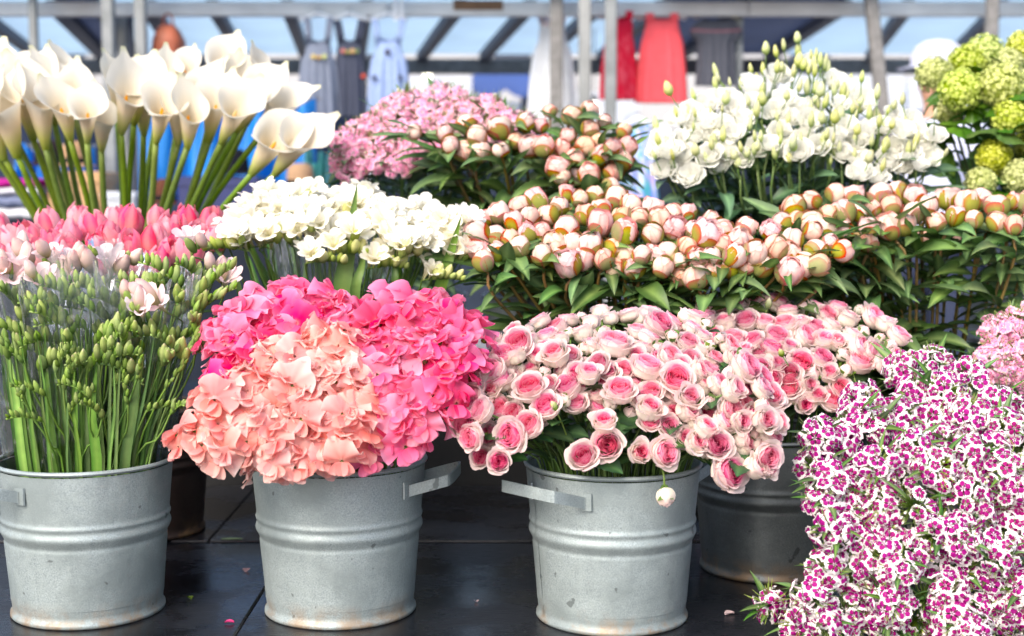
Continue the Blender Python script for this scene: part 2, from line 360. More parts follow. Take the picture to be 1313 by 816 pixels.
# ------------------------------------------------------------------ the clothes stall opposite
YF_, YR_ = 6.45, 8.6
stall = thing('market_stall', 'metal framed market stall with pale blue tarpaulin roof and dark rafters', 'market stall', (0, YF_, 0))
def bg_box(name, parent, lo, hi, mat, bev=.004):
    b = MB(); b.box(lo, hi, bev=bev); return obj(name, b.build(name, mat, smooth=False), parent, (0, -parent.location.y, 0) if parent is stall else -parent.location)
zb0, zb1 = P(656, 21, YF_).z, P(656, 3, YF_).z
for x0, x1 in ((-3.6, -.55), (-.547, 1.05), (1.053, 3.6)): bg_box('front_beam', stall, (x0, YF_ - .03, zb0), (x1, YF_ + .03, zb1), M_BEAM)
zr0, zr1 = P(656, 95, YR_).z, P(656, 76, YR_).z
bg_box('rear_beam', stall, (-4.6, YR_ - .04, zr0), (4.6, YR_ + .04, zr1), M_WOOD_OLD)
bg_box('brown_splice', stall, (P(582, 0, YF_).x, YF_ - .036, P(0, 14, YF_).z), (P(645, 0, YF_).x, YF_ - .0305, P(0, 2, YF_).z), M_BROWN, 0)
def post(px0, px1, Y, mat, lean=0, top=-60, name='post', par=None):
    par = par or stall; xa, xb = P(px0, 0, Y).x, P(px1, 0, Y).x; zt = P(0, top, Y).z; w = (xb - xa); b = MB()
    v = [(xa + lean * (zt - z), Y - w * .45, z) for z in (0, zt)]; V = []
    for z in (0, zt):
        o_ = lean * (zt - z); bv = w * .12
        V += [(xa + o_ + bv, Y - w / 2, z), (xb + o_ - bv, Y - w / 2, z), (xb + o_, Y - w / 2 + bv, z), (xb + o_, Y + w / 2 - bv, z), (xb + o_ - bv, Y + w / 2, z), (xa + o_ + bv, Y + w / 2, z), (xa + o_, Y + w / 2 - bv, z), (xa + o_, Y - w / 2 + bv, z)]
    b.poly(V, [[i, (i + 1) % 8, 8 + (i + 1) % 8, 8 + i] for i in range(8)] + [list(range(8, 16)), list(range(7, -1, -1))])
    o = obj(name, b.build(name, mat, smooth=False), par, (0, -par.location.y, 0)); return o
M_POST = zinc_mat('grey_post_steel', s2l(138, 144, 148), .2, .6)
post(131, 146, 6.2, M_POST); post(150, 162, 6.75, M_STEEL); post(163, 170, 6.6, M_RAFTER); post(173, 187, 6.25, M_POST)
post(705, 722, 6.3, M_WOOD_OLD); post(742, 758, 6.2, M_STEEL); post(776, 791, 6.15, M_POST); post(1101, 1117, 6.3, M_WOOD_OLD, lean=.13); post(1265, 1280, 6.2, M_WOOD_OLD); post(944, 953, 6.5, M_POST); post(37, 47, 6.3, M_POST)
raf = [(-190, -60), (-40, 50), (70, 135), (128, 175), (190, 232), (272, 312), (368, 392), (470, 462), (590, 540), (680, 620), (770, 695), (850, 770), (960, 870), (1085, 985), (1165, 1115), (1285, 1218), (1390, 1310), (1520, 1420)]
ends = []
for i, (a, b_) in enumerate(raf):
    p, q = P(a, 14, YF_ + .04), P(b_, 79, YR_ - .02); ends.append((p, q)); d = (q - p).normalized(); w = .055 if i not in (2, 3, 4) else .075
    s_ = np.array([1, 0, 0]) * w / 2; up = np.array([0, 0, .05]); p, q = np.array(p), np.array(q); b = MB()
    b.poly([p - s_, p + s_, q + s_, q - s_, p - s_ + up, p + s_ + up, q + s_ + up, q - s_ + up], [[0, 3, 2, 1], [4, 5, 6, 7], [0, 1, 5, 4], [1, 2, 6, 5], [2, 3, 7, 6], [3, 0, 4, 7]])
    obj('rafter', b.build('rafter', M_RAFTER, smooth=False), stall, (0, -YF_, 0))
for i in range(len(ends) - 1):
    (p, q), (p2, q2) = ends[i], ends[i + 1]; up = np.array([0, 0, .054]); n = 7; G = []
    for u in np.linspace(-.14, 1.05, n): G.append([np.array(p + (q - p) * u) * (1 - v) + np.array(p2 + (q2 - p2) * u) * v + up + np.array([0, 0, -.02 * math.sin(v * PI) * (1 if 0 < u < 1 else 0)]) + np.array([.001 * (1 - 2 * v), 0, 0]) for v in np.linspace(0, 1, 7)])
    b = MB(); b.grid(np.array(G)); obj('roof_panel', b.build('roof_panel', M_TARP_NAVY if i in (2, 11, 12) else M_TARP), stall, (0, -YF_, 0))
# the far row of stalls: white tents, a blue awning with a scalloped hem
tent = thing('white_tent', 'far white tent seen under the dark rear beam', 'tent', (0, 13, 0))
def far_box(par, name, px0, px1, py0, py1, Y, mat, d=.1):
    a, b_ = P(px0, py1, Y), P(px1, py0, Y); b = MB(); b.box((a.x, Y, a.z), (b_.x, Y + d, b_.z)); return obj(name, b.build(name, mat, smooth=False), par, -par.location)
far_box(tent, 'valance', 520, 606, 98, 150, 13, M_TARP_WHITE); far_box(tent, 'side_wall', 300, 640, 122, 420, 13.3, M_TARP_WHITE); far_box(tent, 'valance', 690, 800, 118, 160, 13, M_TARP_WHITE); far_box(tent, 'side_wall', 640, 820, 130, 420, 13.4, M_TARP_WHITE)
for x in (555, 668): far_box(tent, 'pole', x, x + 10, 104, 420, 12.9, M_RAFTER)
tent2 = thing('white_tent', 'far white tent between the slanted post and the white cap', 'tent', (2.5, 13, 0))
far_box(tent2, 'valance', 1000, 1160, 88, 150, 13, M_TARP_WHITE); far_box(tent2, 'side_wall', 1010, 1400, 112, 420, 13.3, M_TARP_WHITE); far_box(tent2, 'valance', 1165, 1400, 100, 140, 13.05, M_TARP_WHITE)
aw = thing('blue_awning', 'far blue awning with scalloped hem between the two tents', 'awning', (-.1, 12.6, 0))
b = MB(); a0, a1 = P(606, 97, 12.6), P(690, 97, 12.6); n = 25; tt = np.linspace(0, 1, n); top = np.stack([a0.x + (a1.x - a0.x) * tt, np.full(n, 12.6), np.full(n, a0.z)], -1); bot = top - np.stack([0 * tt, 0 * tt, .12 + .07 * np.abs(np.sin(tt * PI * 2))], -1)
b.grid(np.stack([top + [0, .6, .08], top, bot])); obj('canopy', b.build('awning_canopy', M_TARP_BLUE), aw, -aw.location); far_box(aw, 'pole', 606, 611, 97, 420, 12.62, M_RAFTER); far_box(aw, 'pole', 684, 689, 97, 420, 12.62, M_RAFTER)
bld = thing('far_building', 'long pale building closing off the market square', 'building', (0, 34, 0))
b = MB(); b.box((-26, 34, 0), (26, 42, 9)); obj('wall', b.build('wall', simple('far_render', s2l(176, 178, 182), .9, 0, .6, .08, .1), smooth=False), bld, (0, -34, 0))
for i in range(15):
    for j in range(3):
        b = MB(); x = -24.5 + i * 3.5; z = .9 + j * 2.9; b.box((x - .55, 33.93, z), (x + .55, 33.99, z + 1.7)); w_ = obj('window', b.build('window', M_BEAM, smooth=False), bld, (0, -34, 0))
        b = MB(); b.box((x - .47, 33.90, z + .08), (x + .47, 33.925, z + 1.62)); obj('pane', b.build('pane', M_RAFTER, smooth=False), w_)

# ---- clothes on hangers
def hanger(px, Y, py_hook, py_bar, half, mat_col, label):
    c = P(px, py_hook, Y); t = thing('coat_hanger', label, 'hanger', c, 'coat hangers on the stall beam'); s = Y / FPX; dz = (py_bar - py_hook) * s; h = half * s; r = .006
    b = MB(); b.tube(smooth_path([(-h, 0, -dz * 1.15), (-h * .5, 0, -dz * .78), (-.01, 0, -dz * .42), (.01, 0, -dz * .42), (h * .5, 0, -dz * .78), (h, 0, -dz * 1.15)], 20), r * 1.6, 6, [mat_col] * 20); obj('arms', b.build('hanger_arms', M_PLAIN), t)
    b = MB(); b.tube([(0, 0, -dz * .42), (0, 0, -dz * .15), (.012, 0, 0), (.0, 0, .015), (-.014, 0, .006)], r * .6, 5, [s2l(180, 182, 186)] * 5); obj('hook', b.build('hanger_hook', M_PLAIN), t)
def garment(name, label, cat, px, Y, rows, colf, straps=None, folds=7, amp=.012, depth=.05, group='clothes hanging on the stall', deco=()):
    """rows: (py, half width in photograph pixels, x shift); closed cloth tube with soft folds"""
    s = Y / FPX; top = P(px, rows[0][0], Y); t = thing(name, label, cat, top, group)
    R = smooth_path([(a, b_, c) for a, b_, c in rows], 26); seg = 48; ang = np.linspace(0, 2 * PI, seg, endpoint=False); G = []; C = []; ph = rng.uniform(0, 6)
    for k, (py, hw, sh) in enumerate(R):
        u = k / 25; f = 1 + amp / .1 * u * np.sin(folds * ang + ph) ; cz = P(px, py, Y).z - top.z
        G.append(np.stack([hw * s * np.cos(ang) * (1 + .02 * np.sin(9 * ang + 3 * u)) + sh * s, depth * (.35 + .65 * u) * np.sin(ang) * f + amp * u * np.sin(folds * np.cos(ang) * 2.2 + ph), np.full(seg, cz) + .012 * np.abs(np.cos(ang)) ** 2 * (1 - u) - .02 * (np.sin(ang) < -.2) * (1 - u) * (u < .08)], -1))
        C.append(np.array([colf(u, a, rng) for a in ang]))
    b = MB(); b.grid(np.array(G), np.array(C), wrap=True); body = obj('cloth', b.build('garment_cloth', M_CLOTH), t)
    for (xa, ya, xb, yb, w, col) in (straps or ()):
        pa, pb_ = P(px + xa, ya, Y - .01) - top, P(px + xb, yb, Y - .01) - top; b = MB(); ww = np.array([w * s / 2, 0, 0]); m_ = (pa + pb_) / 2 + Vector((0, -.012, 0))
        b.grid(np.array([[np.array(q_) - ww, np.array(q_) + ww] for q_ in (pa, m_, pb_, m_ + Vector((0, .05, 0)), pa + Vector((0, .04, 0)))]), np.array(col)); obj('strap', b.build('garment_strap', M_CLOTH), t)
    for (dx, dy, r_, col) in deco:
        p = P(px + dx, dy, Y - depth * .95) - top; b = MB(); b.lathe([(.001, .004), (r_ * s * .7, .006), (r_ * s, .0), (r_ * s * .8, -.004)], 8, C=[np.array(col)] * 4); obj('patch', b.build('patch', M_CLOTH), t, p, zq((0, -1, 0), 0))
def flat(c): return lambda u, a, r: c
GREYD, CHAR, DENIM = s2l(122, 132, 152), s2l(72, 78, 96), s2l(150, 172, 214)
HW, HC = s2l(232, 234, 238), s2l(206, 196, 150)
garment('pinafore', 'grey child pinafore with yellow stitched flowers on its bib', 'pinafore', 408, 6.35, [(52, 11, 0), (66, 16, 0), (74, 18, 0), (80, 22, 0), (110, 25, 0), (150, 27, 0)], flat(GREYD), [(-15, 22, -11, 60, 7, GREYD), (15, 22, 11, 60, 7, GREYD)], deco=[(-6, 73, 3.5, s2l(214, 190, 110)), (1, 74, 3, s2l(200, 160, 90)), (8, 73, 3.5, s2l(190, 196, 120))])
garment('pinafore', 'charcoal child pinafore with flowers stitched across its bib', 'pinafore', 448, 6.38, [(52, 10, 0), (62, 15, 0), (72, 17, 0), (84, 19, 0), (110, 21, 0), (150, 23, 0)], flat(CHAR), [(-16, 26, -10, 58, 9, CHAR), (16, 26, 10, 58, 9, CHAR)], deco=[(-8, 66, 3.5, s2l(190, 120, 110)), (-2, 67, 3, s2l(150, 150, 90)), (4, 66, 3.5, s2l(206, 170, 120)), (10, 66, 3, s2l(120, 140, 90)), (18, 98, 3.5, s2l(190, 80, 60))])
garment('dungarees', 'light denim blue child dungarees with dark buttons', 'dungarees', 498, 6.34, [(50, 13, 0), (64, 16, 0), (72, 18, 0), (82, 23, 0), (110, 26, 0), (150, 28, 0)], flat(DENIM), [(-18, 24, -12, 60, 7, DENIM), (18, 24, 12, 60, 7, DENIM)], deco=[(-1, 67, 4, s2l(70, 66, 84)), (-18, 100, 3.5, s2l(70, 76, 100)), (15, 100, 3.5, s2l(70, 76, 100))])
for x, l_ in ((408, 'white plastic hanger holding the grey pinafore'), (448, 'white plastic hanger holding the charcoal pinafore'), (498, 'white plastic hanger holding the denim dungarees')): hanger(x, 6.40, 14, 24, 24, HW, l_)
garment('dress', 'long white dress with blush bodice hanging behind a grey post', 'dress', 708, 6.55, [(22, 19, 0), (34, 16, 0), (46, 17, 0), (54, 18, 0), (70, 24, 0), (105, 29, 0), (165, 33, 0)], lambda u, a, r: s2l(236, 220, 222) if u < .2 else s2l(230, 236, 244), [(-14, 12, -14, 26, 6, s2l(236, 220, 222)), (14, 12, 14, 26, 6, s2l(236, 220, 222))], folds=11, amp=.016)
hanger(708, 6.6, 8, 18, 24, HC, 'pale wooden hanger holding the white dress')
RED, RED2 = s2l(206, 36, 66), s2l(232, 130, 150)
garment('dress', 'red flower printed sleeveless child dress behind the pale post', 'dress', 794, 6.42, [(22, 15, 0), (36, 17, 0), (50, 17, 0), (58, 19, 0), (90, 23, 0), (128, 25, 0)], lambda u, a, r: RED * .7 + RED2 * .3 if r.random() < .3 and u > .35 else RED, [(-13, 14, -12, 28, 9, RED), (13, 14, 12, 28, 9, RED)], folds=9)
hanger(794, 6.46, 10, 22, 26, HW, 'white plastic hanger holding the red printed dress')
COR = s2l(240, 98, 108)
garment('dress', 'plain coral sleeveless child dress with gathered skirt', 'dress', 849, 6.42, [(24, 20, 0), (36, 21, 0), (48, 24, 0), (58, 27, 0), (90, 31, 0), (132, 34, 0)], flat(COR), [(-16, 17, -15, 30, 10, COR), (16, 17, 15, 30, 10, COR)], folds=13, amp=.018)
hanger(849, 6.46, 11, 22, 30, HW, 'white plastic hanger holding the coral dress')
garment('tunic', 'dark grey short sleeved child tunic with pink trim', 'tunic', 918, 6.45, [(26, 14, 0), (34, 27, 0), (46, 33, 0), (56, 24, 0), (80, 24, 0), (110, 26, 0)], lambda u, a, r: s2l(150, 104, 116) if .28 < u < .33 else s2l(84, 88, 100), folds=7)
hanger(918, 6.48, 8, 20, 27, HC, 'pale wooden hanger holding the dark grey tunic')
garment('dress', 'pale blue and lilac printed dress hanging low behind the peony buds', 'dress', 818, 5.6, [(160, 14, 0), (180, 18, 0), (200, 20, 0), (240, 26, 0), (300, 30, 0)], lambda u, a, r: (s2l(120, 150, 226), s2l(190, 176, 226), s2l(206, 220, 244), s2l(80, 170, 190))[r.integers(4)], folds=9)
hanger(818, 5.62, 148, 160, 20, HW, 'white plastic hanger holding the lilac printed dress')
# brown leather backpack
bp_c = P(216, 55, 6.38); t = thing('backpack', 'tan brown leather backpack hanging from the beam', 'backpack', bp_c); s = 6.38 / FPX; b = MB(); G = []
for k, (dy, hw, dp) in enumerate(((24, 6, .02), (22, 19, .06), (10, 20, .075), (-4, 18, .07), (-16, 13, .055), (-22, 8, .03), (-23, 1, .004))):
    a = np.linspace(0, 2 * PI, 28, endpoint=False); G.append(np.stack([hw * s * np.sign(np.cos(a)) * np.abs(np.cos(a)) ** .6, dp * np.sign(np.sin(a)) * np.abs(np.sin(a)) ** .6, np.full(28, -dy * s)], -1))
b.grid(np.array(G), wrap=True); obj('body', b.build('bag_body', M_LEATHER), t)
b = MB(); b.tube(smooth_path([(-.022, 0, .07), (-.018, 0, .11), (0, 0, .128), (.018, 0, .11), (.022, 0, .07)], 12), .005, 6); obj('handle', b.build('bag_handle', M_LEATHER), t)
b = MB(); pf = np.array([[(-.045 + .09 * v, -.078 + .004 * math.cos(v * 6), -.055 + .05 * u) for v in np.linspace(0, 1, 5)] for u in (0, .5, 1)]); b.grid(pf); obj('pocket', b.build('bag_pocket', M_LEATHER), t)
for e in (-1, 1): b = MB(); b.tube(smooth_path([(e * .03, .07, .06), (e * .05, .1, 0), (e * .04, .075, -.07)], 8), .006, 5); obj('strap', b.build('bag_strap', M_LEATHER), t)

# ---- goods on the display table behind the calla stems
dt = thing('display_table', 'dark cloth covered display table behind the calla stems', 'table', (-1.35, 5.7, 0))
zt = P(0, 282, 5.7).z
b = MB(); b.box((-2.6, 5.45, zt - .03), (-.35, 6.15, zt), bev=.005); obj('table_top', b.build('table_top', M_RAFTER, smooth=False), dt, -dt.location)
for x in (-2.5, -.45):
    for y in (5.52, 6.08): b = MB(); b.box((x - .02, y - .02, 0), (x + .02, y + .02, zt - .031)); obj('leg', b.build('leg', M_STEEL, smooth=False), dt, -dt.location)
b = MB(); xs_ = np.linspace(-2.62, -.33, 60); G = np.array([[(x, 5.435 + .012 * math.sin(x * 38) * k / 4 - .004 * k, zt + .003 - k * .16) for x in xs_] for k in range(5)]); b.grid(G, np.broadcast_to(s2l(38, 44, 56), (5, 60, 3))); obj('table_cloth', b.build('table_skirt', M_CLOTH), dt, -dt.location)
def goods_box(name, label, cat, px0, px1, py0, py1, Y, mat, d=.25, flaps=False, grp=None):
    a, c = P(px0, py1, Y), P(px1, py0, Y); t = thing(name, label, cat, Vector(((a.x + c.x) / 2, Y, a.z)), grp); b = MB(); w = (c.x - a.x) / 2; h = c.z - a.z
    b.box((-w, 0, 0), (w, d, h), bev=.006); obj('body', b.build('box_body', mat, smooth=False), t)
    b = MB(); b.box((-w - .006, -.006, h * .8), (w + .006, d + .006, h + .006), bev=.006); obj('lid', b.build('box_lid', mat, smooth=False), t); return t
goods_box('cardboard_box', 'tan cardboard box on the table behind the calla stems', 'box', 62, 128, 222, 282, 5.62, M_CARD)
goods_box('storage_box', 'navy blue lidded box on the table behind the calla stems', 'box', 228, 330, 228, 282, 5.6, simple('navy_plastic', s2l(34, 44, 96), .4))
goods_box('shoe_box', 'white shoe box beside the tan cardboard box', 'box', 132, 172, 248, 282, 5.58, M_TARP_WHITE)
def folded_pile(label, px0, px1, py1, Y, cols):
    a, c = P(px0, py1, Y), P(px1, py1, Y); t = thing('folded_clothes', label, 'clothes pile', Vector(((a.x + c.x) / 2, Y, a.z)), 'piles of folded clothes'); w = (c.x - a.x) / 2; z = 0
    for k, col in enumerate(cols):
        h = rng.uniform(.03, .05); b = MB(); ys_ = np.linspace(0, 2 * PI, 20, endpoint=False)
        G = np.array([[(w * x, .14 + .15 * math.copysign(abs(math.cos(q_)) ** .5, math.cos(q_)) , z + h / 2 + h / 2 * math.copysign(abs(math.sin(q_)) ** .6, math.sin(q_)) + .004 * math.sin(9 * x + k)) for q_ in ys_] for x in np.linspace(-1, 1, 9) * rng.uniform(.9, 1)]); b.grid(G, np.array(col), wrap=True); obj('garment', b.build('folded_garment', M_CLOTH), t); z += h
folded_pile('pile of folded clothes topped with magenta cloth', -20, 55, 282, 5.6, [s2l(220, 224, 232), s2l(120, 130, 160), s2l(214, 216, 226), s2l(180, 40, 140)])
folded_pile('pile of folded white and lilac clothes by the teal scarf', 415, 470, 282, 5.6, [s2l(228, 228, 236), s2l(170, 90, 150), s2l(206, 140, 190)])
folded_pile('pile of folded white clothes beside the black hat', 340, 372, 282, 5.6, [s2l(228, 230, 238), s2l(210, 214, 226), s2l(230, 230, 236)])
def hat(label, px, py, Y, r_, col):
    c = P(px, py, Y); t = thing('hat', label, 'hat', c, 'hats on the display table'); b = MB(); s = r_ * Y / FPX; C = [np.array(col)] * 7
    b.lathe([(s * 1.35, 0), (s * 1.30, .006), (s * .80, .012), (s * .78, .05), (s * .70, .085), (s * .4, .10), (.001, .097)], 28, C=C); obj('crown', b.build('hat_crown', M_CLOTH), t)
    b = MB(); b.lathe([(s * .815, .014), (s * .80, .035)], 28, C=[s2l(30, 30, 34)] * 2); obj('band', b.build('hat_band', M_CLOTH), t)
for a in (('tan felt hat with black band beside the teal scarf', 385, 242, 5.7, 22, s2l(170, 140, 112)), ('black felt hat under the tan felt hat', 388, 268, 5.62, 24, s2l(28, 28, 34)), ('dark brown felt hat beside the navy box', 212, 262, 5.65, 18, s2l(92, 58, 46)), ('dark felt hat above the tan cardboard box', 62, 212, 5.75, 22, s2l(50, 40, 44)), ('tan felt hat on the navy lidded box', 96, 214, 5.7, 20, s2l(176, 142, 110)), ('black felt hat on the navy lidded box', 300, 224, 5.68, 24, s2l(24, 26, 36))): hat(*a)
def hung_sheet(name, label, cat, px0, px1, py0, py1, Y, mat, seed):
    r = np.random.default_rng(seed); c = P((px0 + px1) / 2, py0, Y); t = thing(name, label, cat, c); nu, nv = 12, 40; G = []
    for i in range(nu):
        u = i / (nu - 1); row = []
        for j in range(nv):
            v = j / (nv - 1); p = P(px0 + (px1 - px0) * v, py0 + (py1 - py0) * u, Y) - c; row.append((p.x, .05 * math.sin(v * 23 + 1.5 * u + seed) * (.4 + u) + .03 * math.sin(v * 51 + seed), p.z - .06 * math.sin(v * PI) * (1 - u) * .8 + .03 * math.sin(v * 13)))
        G.append(row)
    b = MB(); b.grid(np.array(G)); obj('sheet', b.build('hung_sheet', mat), t)
    b = MB(); p, q = P(px0 - 6, py0 - 1, Y + .01) - c, P(px1 + 6, py0 - 1, Y + .01) - c; b.tube([p, q], .004, 5); obj('line', b.build('hanging_line', M_STEEL), t)
hung_sheet('blue_sheet', 'bright blue plastic sheet hung behind the calla stems', 'sheet', 172, 405, 128, 262, 6.05, M_TARP_BRIGHT, 1)
hung_sheet('blue_sheet', 'small bright blue sheet strip by the tan cardboard box', 'sheet', 20, 120, 188, 250, 6.0, M_TARP_BRIGHT, 2)
hung_sheet('teal_scarf', 'pale teal scarf hanging beside the blue sheet', 'scarf', 392, 424, 188, 268, 5.85, simple('teal_cloth', s2l(110, 186, 186), .9, transl=.2), 3)
hung_sheet('dark_backdrop', 'dark navy curtain at the back of the clothes stall', 'curtain', -40, 470, 112, 420, 7.6, M_TARP_NAVY, 4)
hung_sheet('dark_backdrop', 'added slate backdrop darkening the gaps behind the topmost peony buds', 'curtain', 480, 1330, 168, 420, 7.4, simple('slate_cloth', s2l(64, 74, 92), .9, transl=.1), 5)  # added sheet, not a stall part: stands in for the darkness between the bunches
# bare bulbs hanging in the stalls
for x, y, Y, c, l_ in ((762, 140, 7.4, (1, .95, .8), 'lit warm bulb hanging between two steel posts'), (548, 95, 9.5, (1, .9, .7), 'lit warm bulb hanging under the rear beam'), (765, 1, 6.9, (.75, .9, 1), 'cool white bulb hanging beside the front beam')):
    c0 = P(x, y, Y); t = thing('light_bulb', l_, 'light bulb', c0, 'bulbs in the stalls'); b = MB(); b.lathe([(.001, -.035), (.02, -.03), (.03, -.008), (.024, .012), (.013, .03), (.012, .04)], 14); obj('glass', b.build('bulb_glass', glow_mat('bulb_glow', c, 3.0)), t)
    b = MB(); b.lathe([(.0135, .038), (.0135, .065), (.004, .07)], 10); obj('socket', b.build('bulb_socket', M_BLACKPAINT), t); zt_ = max(.3, P(0, 70, 8.6).z - c0.z + .05) if Y > 7 else .25; b = MB(); b.tube([(0, 0, .07), (0, 0, zt_)], .003, 5); obj('flex', b.build('bulb_flex', M_BLACKPAINT), t)
for x in (507, 515): 
    c0 = P(x, 0, 6.36); t = thing('tie_strap', 'white cloth tie hanging from the beam above the denim dungarees', 'tie', c0, 'cloth ties'); b = MB(); b.grid(np.array([[(-.008, .003 * math.sin(k), .06 - k * .03), (.008, .003 * math.cos(k), .06 - k * .03)] for k in range(6)]), HW); obj('ribbon', b.build('tie_ribbon', M_CLOTH), t)

# ---- the person in a white cap behind the lime pompons
def skin_body(name, joints, bones, mat, col, subd=2):
    me = bpy.data.meshes.new(name); keys = list(joints); me.from_pydata([joints[k][:3] for k in keys], [(keys.index(a), keys.index(b_)) for a, b_ in bones], [])
    o = bpy.data.objects.new(name, me); COL.objects.link(o); md = o.modifiers.new('skin', 'SKIN'); sv = me.skin_vertices[0].data if me.skin_vertices else None
    if sv is None:
        bpy.context.view_layer.objects.active = o; bpy.ops.mesh.customdata_skin_add(); sv = me.skin_vertices[0].data
    for i, k in enumerate(keys): rr = joints[k][3]; sv[i].radius = rr if hasattr(rr, '__len__') else (rr, rr); sv[i].use_root = (i == 0)
    sd = o.modifiers.new('sub', 'SUBSURF'); sd.levels = subd; sd.render_levels = subd
    dg = bpy.context.evaluated_depsgraph_get(); dg.update(); m2 = bpy.data.meshes.new_from_object(o.evaluated_get(dg)); bpy.data.objects.remove(o)
    a = m2.color_attributes.new('Col', 'FLOAT_COLOR', 'POINT'); a.data.foreach_set('color', np.tile(np.append(col, 1), len(m2.vertices)).astype(np.float32)); m2.materials.clear(); m2.materials.append(mat)
    m2.polygons.foreach_set('use_smooth', [True] * len(m2.polygons)); return m2
capz = P(1210, 50, 6.0).z; H_ = capz - .02; px_ = P(1208, 50, 6.0).x
person = thing('person', 'person in white cap and pale shirt standing beyond the flower bench', 'person', (px_, 6.0, 0)); person.rotation_euler = (0, 0, math.radians(-62)); k = H_ / 1.78
J = {'pelvis': (0, 0, .96, (.15, .11)), 'waist': (0, 0, 1.10, (.135, .10)), 'chest': (0, .0, 1.32, (.165, .115)), 'neckb': (0, .01, 1.47, .075), 'neck': (0, -.01, 1.54, .055), 'jaw': (0, -.035, 1.60, (.062, .072)), 'head': (0, -.02, 1.68, (.078, .098)), 'crown': (0, -.01, 1.745, (.062, .078))}
for e, s_ in ((-1, 'l'), (1, 'r')):
    J.update({'sh' + s_: (e * .19, .01, 1.42, .06), 'el' + s_: (e * .25, .0, 1.16, .045), 'wr' + s_: (e * .20, -.20, 1.02, .030), 'pa' + s_: (e * .185, -.275, 1.01, (.032, .018)), 'hip' + s_: (e * .09, 0, .90, .10), 'kn' + s_: (e * .10, -.01, .50, .062), 'an' + s_: (e * .10, .02, .09, .042), 'to' + s_: (e * .11, -.15, .04, (.045, .03))})
    for f_, (fx_, ln) in enumerate(((-.026, .07), (-.009, .08), (.009, .075), (.025, .06))): J[f'f{f_}' + s_] = (e * .185 + fx_, -.275 - ln, .995, .009); J[f'g{f_}' + s_] = (e * .185 + fx_, -.30 - ln, .975, .0085)
    J['t0' + s_] = (e * .185 - e * .05, -.285, 1.0, .011); J['t1' + s_] = (e * .185 - e * .062, -.325, .99, .0095)
J = {a: (b_[0] * k, b_[1] * k, b_[2] * k, tuple(q_ * k for q_ in b_[3]) if hasattr(b_[3], '__len__') else b_[3] * k) for a, b_ in J.items()}
BN = [('pelvis', 'waist'), ('waist', 'chest'), ('chest', 'neckb'), ('neckb', 'neck'), ('neck', 'jaw'), ('jaw', 'head'), ('head', 'crown')]
for s_ in 'lr':
    BN += [('chest', 'sh' + s_), ('sh' + s_, 'el' + s_), ('el' + s_, 'wr' + s_), ('wr' + s_, 'pa' + s_), ('pelvis', 'hip' + s_), ('hip' + s_, 'kn' + s_), ('kn' + s_, 'an' + s_), ('an' + s_, 'to' + s_), ('pa' + s_, 't0' + s_), ('t0' + s_, 't1' + s_)]
    for f_ in range(4): BN += [('pa' + s_, f'f{f_}' + s_), (f'f{f_}' + s_, f'g{f_}' + s_)]
obj('body', skin_body('person_body', J, BN, M_SKIN, s2l(206, 158, 132)), person)
def sub(keys, bones, grow, name, col): return skin_body(name, {a: (*J[a][:3], tuple(q_ + grow for q_ in J[a][3]) if hasattr(J[a][3], '__len__') else J[a][3] + grow) for a in keys}, bones, M_CLOTH, col)
sk = ['pelvis', 'waist', 'chest', 'neckb', 'shl', 'ell', 'wrl', 'shr', 'elr', 'wrr']; obj('shirt', sub(sk, [('pelvis', 'waist'), ('waist', 'chest'), ('chest', 'neckb'), ('chest', 'shl'), ('shl', 'ell'), ('ell', 'wrl'), ('chest', 'shr'), ('shr', 'elr'), ('elr', 'wrr')], .016, 'person_shirt', s2l(206, 214, 240)), person)
tk = ['pelvis', 'hipl', 'knl', 'anl', 'hipr', 'knr', 'anr']; obj('trousers', sub(tk, [('pelvis', 'hipl'), ('hipl', 'knl'), ('knl', 'anl'), ('pelvis', 'hipr'), ('hipr', 'knr'), ('knr', 'anr')], .014, 'person_trousers', s2l(60, 68, 92)), person)
b = MB(); b.lathe([(.104, 0), (.108, .02), (.104, .055), (.085, .09), (.05, .112), (.001, .12)], 32, C=[s2l(204, 208, 226)] * 6, mod=lambda r, z, a: (r * (1 + .13 * np.abs(np.sin(a)) ** 2), z)); cap = obj('cap', b.build('cap_crown', M_CLOTH), person, (0, -.02 * k, 1.685 * k), None, k * .94)
b = MB(); aa = np.linspace(-1.2, 1.2, 15); b.grid(np.array([[(r_ * math.sin(q_) * (1 if r_ < .12 else .92), -r_ * math.cos(q_) * (1 if r_ < .12 else 1.12), .008 - (r_ - .1) * .25 + (.01 if w_ else 0) * 0) for q_ in aa] for w_, r_ in ((0, .102), (1, .135), (0, .168))]), s2l(200, 206, 224)); obj('peak', b.build('cap_peak', M_CLOTH), cap)
b = MB(); b.lathe([(.001, -.012), (.012, -.006), (.009, .008), (.001, .022)], 8, C=[s2l(206, 152, 126)] * 4); obj('nose', b.build('nose', M_SKIN), person, (0, -.118 * k, 1.635 * k), None, k)
for e in (-1, 1):
    b = MB(); b.lathe([(.001, -.006), (.009, 0), (.001, .006)], 10, C=[s2l(40, 34, 34)] * 3); obj('eye', b.build('eye', M_PLAIN), person, (e * .03 * k, -.108 * k, 1.668 * k), None, k)
    b = MB(); b.lathe([(.001, -.03), (.016, -.012), (.018, .012), (.001, .028)], 9, C=[s2l(206, 152, 130)] * 4, mod=lambda r, z, a: (r * (.45 + .55 * np.abs(np.sin(a))), z)); obj('ear', b.build('ear', M_SKIN), person, (e * .082 * k, .0, 1.655 * k), None, k)
b = MB(); b.box((-.022, -.006, -.003), (.022, .004, .004), s2l(170, 96, 92), bev=.002); obj('mouth', b.build('mouth', M_SKIN), person, (0, -.104 * k, 1.60 * k), None, k)
